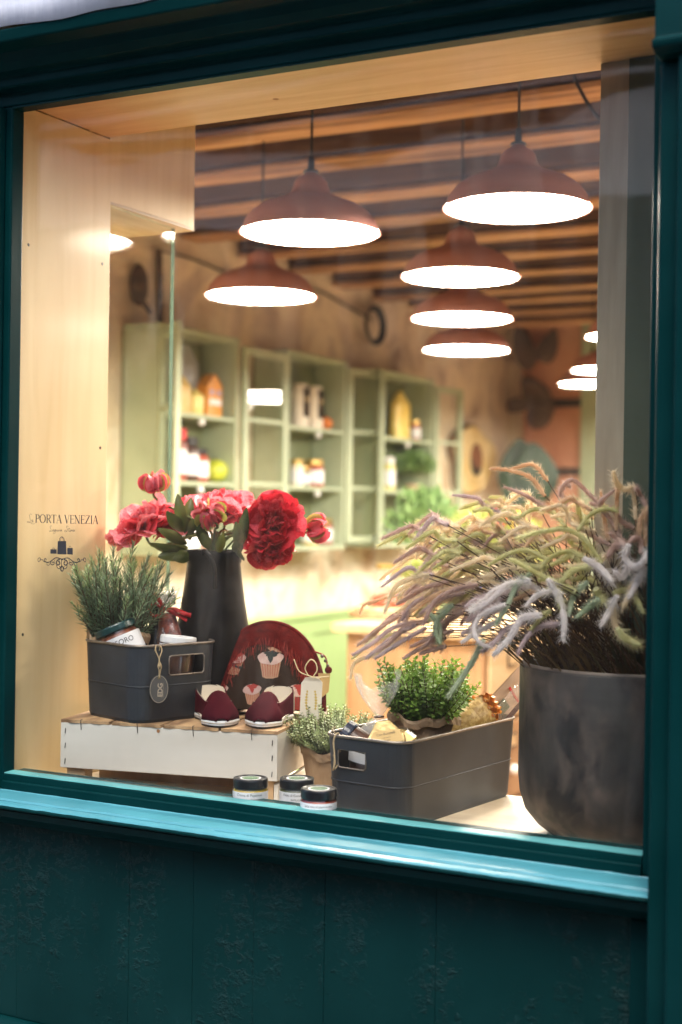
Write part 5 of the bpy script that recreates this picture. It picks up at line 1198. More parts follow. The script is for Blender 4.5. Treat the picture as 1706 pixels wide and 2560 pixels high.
slipper('burgundy velvet slipper nearest the paper tag, turned outward', 651, 2.64, -14, 0, True)

# -- thyme
x, y = -1.280, .285
thy = paper_pot('thyme', 'low bushy thyme in crumpled kraft paper between crate and low bin', (x, y, .9505), .054, .100, seed=11, wide=1.06, rz=1)
tm, ts = MB(), MB()
for i in range(230):
    a = rnd.uniform(0, 6.283); q = math.sqrt(rnd.random()); el_ = q * 1.55; L_ = rnd.uniform(.055, .088) * (1.0 + .10 * q) ; p = Vector((.030 * q * math.cos(a), .030 * q * math.sin(a), .092))
    dv = Vector((math.sin(el_) * math.cos(a), math.sin(el_) * math.sin(a), math.cos(el_) * .8 + .12)).normalized(); pts = [p.copy()]; n = int(L_ / .0032)
    for k in range(n):
        dv = (dv + Vector((rnd.gauss(0, .07), rnd.gauss(0, .07), .03))).normalized(); p = p + dv * .0032; pts.append(p.copy())
        if k < 3: continue
        o = dv.orthogonal().normalized(); o.rotate(Matrix.Rotation(k * 1.57 + i, 3, dv))
        for sg in (1, -1):
            d_ = (o * sg + dv * .6).normalized(); l = rnd.uniform(.0052, .0078); s_ = d_.cross(dv).normalized() * l * .36
            tm.add([p, p + d_ * l * .5 + s_, p + d_ * l, p + d_ * l * .5 - s_], [(0, 1, 2, 3)])
    ts.tube(pts[::3] + [pts[-1]], .0005, 3)
tm.build('foliage', M['thyme'], thy, kind='stuff'); ts.build('stems', M['stem_brown'], thy, kind='stuff')

# -- oregano in the low bin
x, y, _ = local(bin2, .004, -.010, 0)
ore = paper_pot('oregano', 'bright green oval leaved herb in kraft paper rising from the low bin', (x, y, 1.018), .052, .105, seed=23, wide=1.22, rz=2, fold=.016)
om, os_ = MB(), MB()
def oleaf(mb, p, d_, up_, l):
    s_ = d_.cross(up_).normalized(); w_ = l * .30; n_ = s_.cross(d_).normalized()
    mb.add([p, p + d_ * l * .3 + s_ * w_, p + d_ * l * .7 + s_ * w_ * .85, p + d_ * l - n_ * l * .12, p + d_ * l * .7 - s_ * w_ * .85, p + d_ * l * .3 - s_ * w_, p + d_ * l * .5 + n_ * l * -.10],
           [(0, 1, 6), (1, 2, 6), (2, 3, 6), (3, 4, 6), (4, 5, 6), (5, 0, 6)])
for i in range(190):
    a = rnd.uniform(0, 6.283); q = math.sqrt(rnd.random()); el_ = q * 1.0 + (.25 if i % 13 == 0 else 0); L_ = rnd.uniform(.085, .150) * (1 - .22 * q) * (1.25 if i % 13 == 0 else 1); p = Vector((.030 * q * math.cos(a), .030 * q * math.sin(a), .085))
    dv = Vector((math.sin(el_) * math.cos(a), math.sin(el_) * math.sin(a), math.cos(el_))).normalized(); pts = [p.copy()]; n = int(L_ / .0065)
    for k in range(n):
        dv = (dv + Vector((rnd.gauss(0, .06), rnd.gauss(0, .06), .045))).normalized(); p = p + dv * .0065; pts.append(p.copy())
        if k < 2: continue
        o = dv.orthogonal().normalized(); o.rotate(Matrix.Rotation(k * 1.57 + i, 3, dv)); l = rnd.uniform(.010, .0155) * (1 if k < n - 2 else .75)
        for sg in (1, -1): oleaf(om, p, (o * sg + dv * (.55 if k < n - 2 else 1.1)).normalized(), dv, l)
    os_.tube(pts[::2] + [pts[-1]], .0008, 4)
om.build('foliage', M['orega'], ore, kind='stuff'); os_.build('stems', M['stem_brown'], ore, kind='stuff')

# cellophane bag 
x, y, _ = local(bin2, -.030, -.095, 0)
cg = thing('cellophane_bag', 'clear cellophane bag flaring above a brown tie', 'gift bag', (x, y, .99), rot=eul(R(200), R(4), 0))
def cbag(u, v):
    a = u * 6.2832; z = v * .200
    if v < .66: rr = .044 * (math.sin(min(1, v / .66 + .22) * 2.6) ** .7 if v < .6 else .3)
    pr = [(0, .040), (.2, .046), (.4, .047), (.52, .042), (.6, .028), (.655, .009), (.68, .007), (.72, .014), (.82, .030), (.92, .040), (1, .043)]
    for (v0, r0), (v1, r1) in zip(pr, pr[1:]):
        if v <= v1: rr = r0 + (r1 - r0) * (v - v0) / (v1 - v0); break
    k = 1 + (.12 * noise.noise(Vector((math.cos(a) * 2.5, math.sin(a) * 2.5, v * 7)))) + (.22 * math.sin(a * 9 + 2 * math.sin(a * 2)) * max(0, (v - .62)) * 1.6)
    fl = 1 - .45 * max(0, v - .62) / .38
    return (rr * k * math.cos(a), rr * k * .8 * fl * math.sin(a), z + (.014 * math.sin(a * 2 + 1) + .006 * math.sin(a * 5)) * max(0, v - .7) / .3)
MB().grid(cbag, 72, 44).build('bag_film', M['cello'], cg, smooth=False)
MB().tube([(.0085 * math.cos(t / 14 * 6.283), .007 * math.sin(t / 14 * 6.283), .1335) for t in range(14)], .0016, 6, closed=True).build('wire_tie', M['choc'], cg, smooth=True)
for i in range(26):
    a = rnd.uniform(0, 6.283); q = .026 * math.sqrt(rnd.random()); z = .012 + .060 * rnd.random(); MB().ball((.012 + q * math.cos(a), q * math.sin(a) * .8, z), rnd.uniform(.008, .011), None, rnd.uniform(.005, .008), 10, 7, jit=.03).build('sweet', M['candy'], cg, smooth=True)
# gold foil jar lying against it
x, y, _ = local(bin2, .02, -.135, 0)
gj = thing('gold_label_jar', 'tilted faceted jar with gold label and dark lid over the bin rim', 'jar', (x, y, 1.055), rot=eul(R(60), R(50), R(10)))
MB().lathe([(0, 0), (.030, 0), (.034, .006), (.034, .050), (.026, .058)], 10).build('jar_glass', M['jarglass'], gj); MB().lathe([(0, .003), (.0315, .006), (.0315, .048), (.024, .052), (0, .052)], 10).build('foil_contents', M['gold_foil'], gj)
lp = MB().lathe([(.0345, .012), (.0345, .044)], 10).build('gold_label', M['gold_label'], gj)
x, y = at(972, 2.49)
gl_ = thing('gold_box', 'gold wrapped box printed Con Buranelli, propped inside the low bin', 'packet', tuple(local(bin2, .020, -.165, .150)), rot=(Matrix.Rotation(R(20), 3, 'Z') @ Matrix.Rotation(R(-24), 3, 'X') @ Matrix.Rotation(R(-14), 3, 'Y')).to_euler())
GP = [(-.042, -.010), (-.012, .030), (.012, .028), (.034, -.004), (.030, -.034), (.010, -.040), (-.010, -.036)]
MB().prism(GP, -.004, .018, XZ).build('foil_wrap', M['gold_foil'], gl_, bevel=.002)
MB().prism([(-.036, -.009), (-.020, .012), (.026, .008), (.030, -.012), (.006, -.020)], -.0052, -.0042, XZ).build('gold_label', M['gold_label'], gl_)
for body, sz, dz in (('Con Buranelli', .0062, .002), ('con burro', .0036, -.004), ('Venezia', .0036, -.009)):
    v, fs = text_geo(body, sz); mb = MB(); mb.add([(x_ * .98 + .001, -.0058, z_ + dz) for x_, z_, _ in v], fs); mb.build('lettering', M['ink'], gl_)
x, y, _ = local(bin2, -.035, -.150, 0)
dl = thing('dark_lid_jar', 'dark blue round lid lying at the near corner of the low bin', 'jar', (x, y, 1.075), rot=eul(R(190), R(60), 0))
MB().lathe([(0, 0), (.024, 0), (.024, .03), (.0, .03)], 28).build('jar_body', M['choc'], dl, smooth=False, bevel=.001); MB().lathe([(0, .0305), (.026, .0305), (.0265, .034), (.026, .046), (.024, .047), (0, .047)], 28).build('lid', pm('navy_lid', (.015, .022, .045), rough=.3), dl, smooth=False)
# jar behind the handle opening of the low bin
p = local(bin2, -.020, -l2 / 2 + .050, .004); hj = glass_jar('dark jam jar seen through the handle of the low bin', tuple(p), .038, .125, M['choc'], M['lid'], .015, [], rot=eul(R(100), R(8), 0), lab=(.88, .99))
mb = MB().grid(lambda u, v: (.0385 * math.cos(R(-150 + 120 * u)), .0385 * math.sin(R(-150 + 120 * u)), .099 - .012 * u + v * .018), 12, 3); mb.build('red_corner_label', M['label'], hj)
# packets at the far end
def packet(name, label, cat, px, s, z, w_, h_, d_, rot, mat, extra=None, puff=.6):
    x, y = at(px, s); t = thing(name, label, cat, (x, y, z), rot=rot)
    def g(sg): return lambda u, v: ((u - .5) * w_, sg * (d_ / 2 * (math.sin(math.pi * u) * math.sin(math.pi * v)) ** puff + .001) + .002 * noise.noise(Vector((u * 5, v * 7, px))), v * h_)
    MB().grid(g(-1), 12, 16).build('packet_front', mat, t, smooth=True); MB().grid(g(1), 12, 16).build('packet_back', mat, t, smooth=True)
    if extra: extra(t, w_, h_, d_)
    return t
def basis(A, B, twist=0.0):
    z_ = (B - A).normalized(); y_ = (FV - z_ * FV.dot(z_)).normalized(); x_ = y_.cross(z_)
    return (Matrix((x_, y_, z_)).transposed() @ Matrix.Rotation(twist, 3, 'Z')).to_euler()
def pk_at(name, label, cat, A, B, w_, d_, mat, twist=0, extra=None):
    A = pt(*A); B = pt(*B); h_ = (B - A).length; t = thing(name, label, cat, tuple(A), rot=basis(A, B, twist))
    def g(sg): return lambda u, v: ((u - .5) * w_, sg * (d_ / 2 * max(0, math.sin(math.pi * u) * math.sin(math.pi * v)) ** .6 + .001) + .0022 * noise.noise(Vector((u * 5, v * 7, w_ * 900))), v * h_)
    MB().grid(g(-1), 12, 16).build('packet_front', mat, t, smooth=True); MB().grid(g(1), 12, 16).build('packet_back', mat, t, smooth=True); return t, h_
pk, h_ = pk_at('grain_packet', 'clear packet of yellow grain with crimped orange top, lying towards the pot', 'packet', (1085, 1868, 2.65), (1222, 1768, 2.73), .058, .030, M['pasta'])
MB().grid(lambda u, v: ((u - .5) * (.058 - .02 * v) + .004 * math.sin(v * 9), -.004 + .005 * math.sin(u * 22), h_ - .002 + .022 * v), 24, 4).build('crimped_top', M['orange_pack'], pk, solid=.0006)
kp, h_ = pk_at('pasta_pack', 'glossy pink and cream packet leaning far over the bin end', 'packet', (1200, 1820, 2.78), (1318, 1690, 2.84), .060, .016, M['packet'], R(25))
MB().box(-.012, .012, -.0105, -.0095, .05, .075).build('green_band', M['greenink'], kp); MB().box(-.02, .02, -.0106, -.0096, .095, .100).build('red_band', M['redink'], kp)
kp2, h_ = pk_at('flour_pack', 'slim clear packet with maroon edge at the rim below the pink one', 'packet', (1225, 1825, 2.76), (1312, 1722, 2.79), .036, .006, M['cello'], R(-20))
MB().box(.008, .017, .0, .003, .004, h_ - .004).build('card_insert', pm('maroon_card', (.12, .03, .025), rough=.5), kp2)
op, h_ = pk_at('orange_sachet', 'small orange sachet tucked behind the green herb', 'packet', (1235, 1800, 2.84), (1176, 1748, 2.80), .020, .010, M['orange_pack'])

# -- black jug
x, y = at(530, 2.90)
vz = CRZ + .0008; vs = thing('black_jug', 'matte black clay jug with small loop handle, holding the peonies', 'jug', (x, y, vz), rz=R(28)); VH = 1.414 - vz
prof = [(0, 0), (.060, 0), (.066, .006), (.070, .06), (.071, .12), (.068, .165), (.060, .215), (.0535, .265), (.0505, .295), (.0525, .300), (.0528, .318), (.0505, .323), (.0475, .320), (.047, .29), (.05, .2), (0, .19)]
kf = VH / .323; MB().lathe([(r * 1.08, z * kf) for r, z in prof], 64).build('jug_body', M['vase'], vs, smooth=True)
MB().tube(catmull([(-.016, -.049, .315 * kf), (-.014, -.060, .322 * kf), (-.002, -.066, .310 * kf), (.006, -.066, .290 * kf), (.008, -.062, .262 * kf), (.006, -.052, .240 * kf)], 6), .0048, 10).build('handle', M['vase'], vs, smooth=True)

# -- peonies
def petal_mesh(L_, W_, th0, th1, r0, ruf, seed, cup=.55, nu=7, nv=7):
    """petal as a bent, cupped, ruffled sheet; axis +z, grows outwards along +x"""
    cen_ = []; x, z = r0, 0.0
    for j in range(nv + 1):
        v = j / nv; th = th0 + (th1 - th0) * v; cen_.append((x, z, th)); x += math.sin(th) * L_ / nv; z += math.cos(th) * L_ / nv
    def g(u, v):
        j = min(nv, int(round(v * nv))); cx_, cz_, th = cen_[j]; w_ = W_ * (.28 + .72 * math.sin(min(1, v * 1.15 + .08) * math.pi * .56)) * (1 if v < .85 else 1 - (v - .85) * 1.6)
        s_ = (u - .5) * 2; nxv, nzv = math.cos(th), -math.sin(th)
        rf = ruf * v * v * (noise.noise(Vector((s_ * 2.6, v * 2, seed))) * 1.4 + .5 * noise.noise(Vector((s_ * 6, v * 4, seed + 9))))
        off = -cup * w_ * (s_ * s_) * .5 + rf
        tip = -L_ * .10 * (s_ * s_) * v + L_ * .06 * noise.noise(Vector((s_ * 4, 1, seed))) * v
        return (cx_ - nxv * off * -1 * -1 + math.sin(th) * tip, s_ * w_ / 2, cz_ - nzv * off * -1 * -1 + math.cos(th) * tip)
    return MB().grid(g, nu, nv)
PET = {}
def get_petal(kind, var):
    k = (kind, var)
    if k not in PET:
        th0, th1, Lr, Wr, r0, ruf, cup = {'guard': (1.55, .95, 1.0, 1.05, .03, .10, .5), 'mid': (1.2, .45, .82, .80, .03, .12, .55), 'inner': (.75, -.05, .66, .55, .02, .14, .6), 'core': (.35, -.35, .48, .36, .01, .14, .6),
                                         'bud': (1.57, -1.25, 2.0, 1.5, .01, .02, 1.0), 'budin': (1.5, -1.3, 1.8, 1.3, .01, .03, .95), 'droop': (1.5, 1.9, 1.0, 1.0, .04, .12, .35)}[kind]
        mb = petal_mesh(Lr, Wr, th0, th1, r0, ruf, var * 7.3 + hash(kind) % 1 + len(kind), cup); o = mb.build('petal', M['pet_pink'], None, smooth=True)
        PET[k] = o.data; bpy.data.objects.remove(o)
    return PET[k]
PMESH = {}
def peony(label, px, py, s, rad, facing, layers, mats, jugtop, group='peonies in the black jug', leafs=True):
    """facing = (right, towards camera, up) of the flower axis"""
    c = pt(px, py, s); ax = (RV * facing[0] - FV * facing[1] + UP * facing[2]).normalized()
    t = thing('peony', label, 'peony', tuple(c), group=group, rot=ax.to_track_quat('Z', 'Y').to_euler()); inv = WM[t.name].inverted()
    idx = 0
    for kind, n, sc in layers:
        for i in range(n):
            me = get_petal(kind, rnd.randrange(5)); mat = mats[0] if rnd.random() < .72 else mats[1]; key = (me.name, mat.name)
            if key not in PMESH:
                m2 = me.copy(); m2.materials.clear(); m2.materials.append(mat); PMESH[key] = m2
            o = bpy.data.objects.new('petal', PMESH[key]); col.objects.link(o); o.parent = t
            a = 2 * math.pi * (i + .5 * (idx % 2)) / n + rnd.gauss(0, .16); k = rad * sc * rnd.uniform(.88, 1.12) * (1.0 if not kind.startswith('bud') else .68)
            o.rotation_euler = (rnd.gauss(0, .10), rnd.gauss(0, .13), a); o.scale = (k, k, k * rnd.uniform(.9, 1.1)); o.location = (0, 0, rnd.gauss(0, .02) * rad - .25 * rad)
        idx += 1
    # stem into the jug
    jt = Vector(jugtop); a0 = c - ax * rad * .30; P = [inv @ a0, inv @ (a0 - ax * rad * .7), inv @ (jt + Vector((0, 0, .02)) + (a0 - jt) * .15), inv @ (jt - Vector((0, 0, .08)))]
    MB().tube(catmull([tuple(p) for p in P], 6), .0028, 7).build('stem', M['stem_green'], t, smooth=True)
    MB().ball((0, 0, -.30 * rad), rad * .16, n=10, m=8).build('calyx', M['sepal'], t, smooth=True)
    return t, ax
JT = (x, y, 1.414)
OPEN = [('guard', 8, 1.0), ('guard', 7, .9), ('mid', 9, .92), ('mid', 8, .8), ('inner', 9, .85), ('inner', 7, .7), ('core', 7, .8)]
LOOSE = [('droop', 4, 1.0), ('guard', 9, 1.0), ('guard', 8, .92), ('mid', 10, .95), ('inner', 9, .9), ('inner', 8, .8), ('core', 8, .8)]
P1, P2, P3 = (M['pet_pink'], M['pet_mag']), (M['pet_red'], M['pet_mag']), (M['pet_mag'], M['pet_pink'])
peony('full pink peony low behind the rosemary', 340, 1300, 2.93, .072, (-.55, .25, .75), OPEN, P1, JT)
peony('large pink peony opened towards the rosemary side of the jug', 418, 1290, 2.97, .056, (-.2, .4, .7), OPEN, P1, JT)
peony('largest pink peony above the jug mouth, petals opened upward', 570, 1258, 2.97, .078, (.15, .15, .9), OPEN, P1, JT)
peony('pink peony filling the gap over the jug rim, behind the facing bud', 492, 1262, 3.0, .060, (-.1, .3, .9), OPEN, P1, JT)
peony('coral red peony half hidden between the pink and the crimson blooms', 648, 1322, 2.93, .050, (.1, .7, .3), OPEN, P3, JT)
peony('full pink peony opened behind the deep red one', 628, 1268, 3.02, .064, (.6, .1, .8), OPEN, P1, JT)
peony('deep crimson peony with ragged inner petals, nearest the glass', 690, 1300, 2.86, .058, (.22, .80, .25), LOOSE, P2, JT)
peony('crimson peony hanging below the ragged one', 680, 1384, 2.87, .048, (.05, .62, -.75), LOOSE, P2, JT)
BUD = [('bud', 6, .70), ('bud', 5, .64), ('budin', 5, .58)]
def bud(label, px, py, s, rad, fac, mats, sep=True):
    t, ax = peony(label, px, py, s, rad, fac, BUD, mats, JT)
    me = get_petal('bud', 1); m2 = me.copy(); m2.materials.clear(); m2.materials.append(M['sepal'])
    for a in (.3, 2.2, 4.3):
        o = bpy.data.objects.new('sepal', m2); col.objects.link(o); o.parent = t; k = rad * .50; o.scale = (k, k * .8, k); o.rotation_euler = (0, .05, a); o.location = (0, 0, -.30 * rad)
    return t
bud('tight pink and green peony bud standing highest, over the rosemary', 387, 1208, 2.93, .036, (-.15, .2, .95), P1)
bud('half open pink bud facing the glass above the jug', 527, 1288, 2.86, .042, (-.25, .7, .5), P1)
bud('crimson bud with orange tinted sepals, farthest from the rosemary', 790, 1322, 2.90, .036, (.85, .2, .25), P3)
# leaves of the bouquet
pf = thing('peony_foliage', 'long pointed dark green peony leaves spreading from the jug mouth', 'leaves', (JT[0], JT[1], 1.40))
def pleaf(px0, py0, px1, py1, s0, s1, w_):
    a = pt(px0, py0, s0); b = pt(px1, py1, s1); d_ = b - a; L_ = d_.length; d_.normalize(); s_ = d_.cross(FV + UP * rnd.uniform(-.5, .5)).normalized(); n_ = s_.cross(d_)
    tw_ = rnd.uniform(-.5, .5)
    def g(u, v):
        q = (u - .5) * 2; w = w_ * math.sin(math.pi * min(1, v * .95 + .03)) ** .8; ss = s_.copy(); ss.rotate(Matrix.Rotation(tw_ * v, 3, d_))
        return tuple(a + d_ * L_ * v + ss * q * w + n_ * (abs(q) * w * .45 - .18 * L_ * math.sin(v * 2.6)))
    MB().grid(g, 4, 9).build('leaf', M['peony_leaf'], pf, world=True, smooth=True)
for q_ in ((460, 1330, 446, 1235, 2.9, 2.9, .012), (462, 1320, 480, 1245, 2.92, 2.93, .012), (458, 1330, 415, 1275, 2.9, 2.86, .013), (470, 1335, 500, 1290, 2.9, 2.88, .011), (468, 1360, 390, 1320, 2.9, 2.85, .012),
           (470, 1380, 372, 1352, 2.9, 2.85, .013), (470, 1385, 392, 1395, 2.9, 2.86, .014), (480, 1385, 430, 1400, 2.88, 2.84, .014), (520, 1370, 490, 1300, 2.9, 2.86, .012), (525, 1375, 505, 1330, 2.86, 2.84, .012),
           (600, 1370, 618, 1265, 2.88, 2.84, .012), (602, 1372, 590, 1300, 2.86, 2.82, .011), (590, 1375, 615, 1390, 2.88, 2.83, .017), (600, 1385, 588, 1350, 2.86, 2.84, .012), (470, 1370, 410, 1365, 2.95, 2.98, .012), (475, 1350, 470, 1290, 2.94, 2.95, .012), (545, 1385, 560, 1330, 2.85, 2.82, .010)):
    pleaf(*q_)
for (x0, y0, s0) in ((415, 1362, 2.9), (500, 1335, 2.88), (590, 1345, 2.86)):
    MB().tube(catmull([tuple(pt(x0, y0, s0)), tuple(pt((x0 + 540) / 2, y0 + 28, 2.89)), (JT[0], JT[1], 1.38)], 5), .0022, 6).build('leaf_stalk', M['stem_green'], pf, world=True, smooth=True)

# -- big pot and dried foxtail grass
gx, gy = at(1568, 2.42)
bp_ = thing('large_pot', 'large dark mottled clay pot with rounded foot, holding the dried grass', 'pot', (gx, gy, .9505)); PRr = .182; PH = .292
prof = [(0, 0), (.100, 0), (.128, .006), (.150, .022), (.170, .046), (.179, .075), (.182, .105), (.182, PH - .004), (.180, PH), (.170, PH), (.168, PH - .01), (.166, .16), (0, .15)]
MB().lathe(prof, 96).build('pot_body', M['pot'], bp_, smooth=True)
MB().tube([(.175 * math.cos(t / 60 * 6.2832), .175 * math.sin(t / 60 * 6.2832), PH) for t in range(60)], .0042, 6, closed=True).build('pot_rim', pm('worn_pot_rim', (.14, .11, .09), (.22, .18, .15), scale=30, rough=.6), bp_, smooth=True)
dg_ = thing('foxtail_grass', 'dried foxtail grass bouquet of furry arching plumes spilling from the large pot', 'dried grass', (gx, gy, .9505 + PH))
rng = np.random.default_rng(4)
def plume(P, thick, mat, hair=1.0):
    thick *= 1.85
    C = catmull(P, 7); C = np.array([tuple(p) for p in C]); n = len(C); seg = np.linalg.norm(np.diff(C, axis=0), axis=1); Lt = seg.sum(); cum = np.concatenate([[0], np.cumsum(seg)]) / Lt
    tt = np.gradient(C, axis=0); tt /= np.linalg.norm(tt, axis=1)[:, None] + 1e-9
    rad = thick * (.62 + .38 * np.sin(np.pi * np.clip(cum * .9 + .12, 0, 1)) ** .6) * .50; rad *= .86; rad[-1] *= .6; rad *= 1 + .16 * rng.standard_normal(n) * .5
    mb = MB().tube([tuple(p) for p in C], list(rad), 7); v0 = len(mb.v)
    m = int(Lt / .00034 * hair); tpos = rng.random(m); pos = np.stack([np.interp(tpos, cum, C[:, k]) for k in range(3)], 1); tg_ = np.stack([np.interp(tpos, cum, tt[:, k]) for k in range(3)], 1)
    rr = np.interp(tpos, cum, rad); rv = rng.standard_normal((m, 3)); rv -= tg_ * (rv * tg_).sum(1)[:, None]; rv /= np.linalg.norm(rv, axis=1)[:, None] + 1e-9
    ln = thick * rng.uniform(.7, 1.75, m) * (1 - .3 * tpos); d = rv * .85 + tg_ * .62; d /= np.linalg.norm(d, axis=1)[:, None]
    side = np.cross(d, tg_); side /= np.linalg.norm(side, axis=1)[:, None] + 1e-9; w = .0006
    base = pos + rv * rr[:, None] * .75; A = base - side * w; B = base + side * w; Cc = base + d * ln[:, None] + rng.standard_normal((m, 3)) * .0004
    V = np.concatenate([A, B, Cc]); mb.v += [tuple(p) for p in V.tolist()]; mb.f += [(v0 + i, v0 + m + i, v0 + 2 * m + i) for i in range(m)]
    return mb.build('plume', mat, dg_, world=True)
def z4(L_): return [(1150 + x / 2.82, 1100 + y / 2.82) for x, y in L_]
def z6(L_): return [(940 + x / 3.733, 1180 + y / 3.733) for x, y in L_]
def z3(L_): return [(700 + x / 2.412, 1500 + y / 2.412) for x, y in L_]
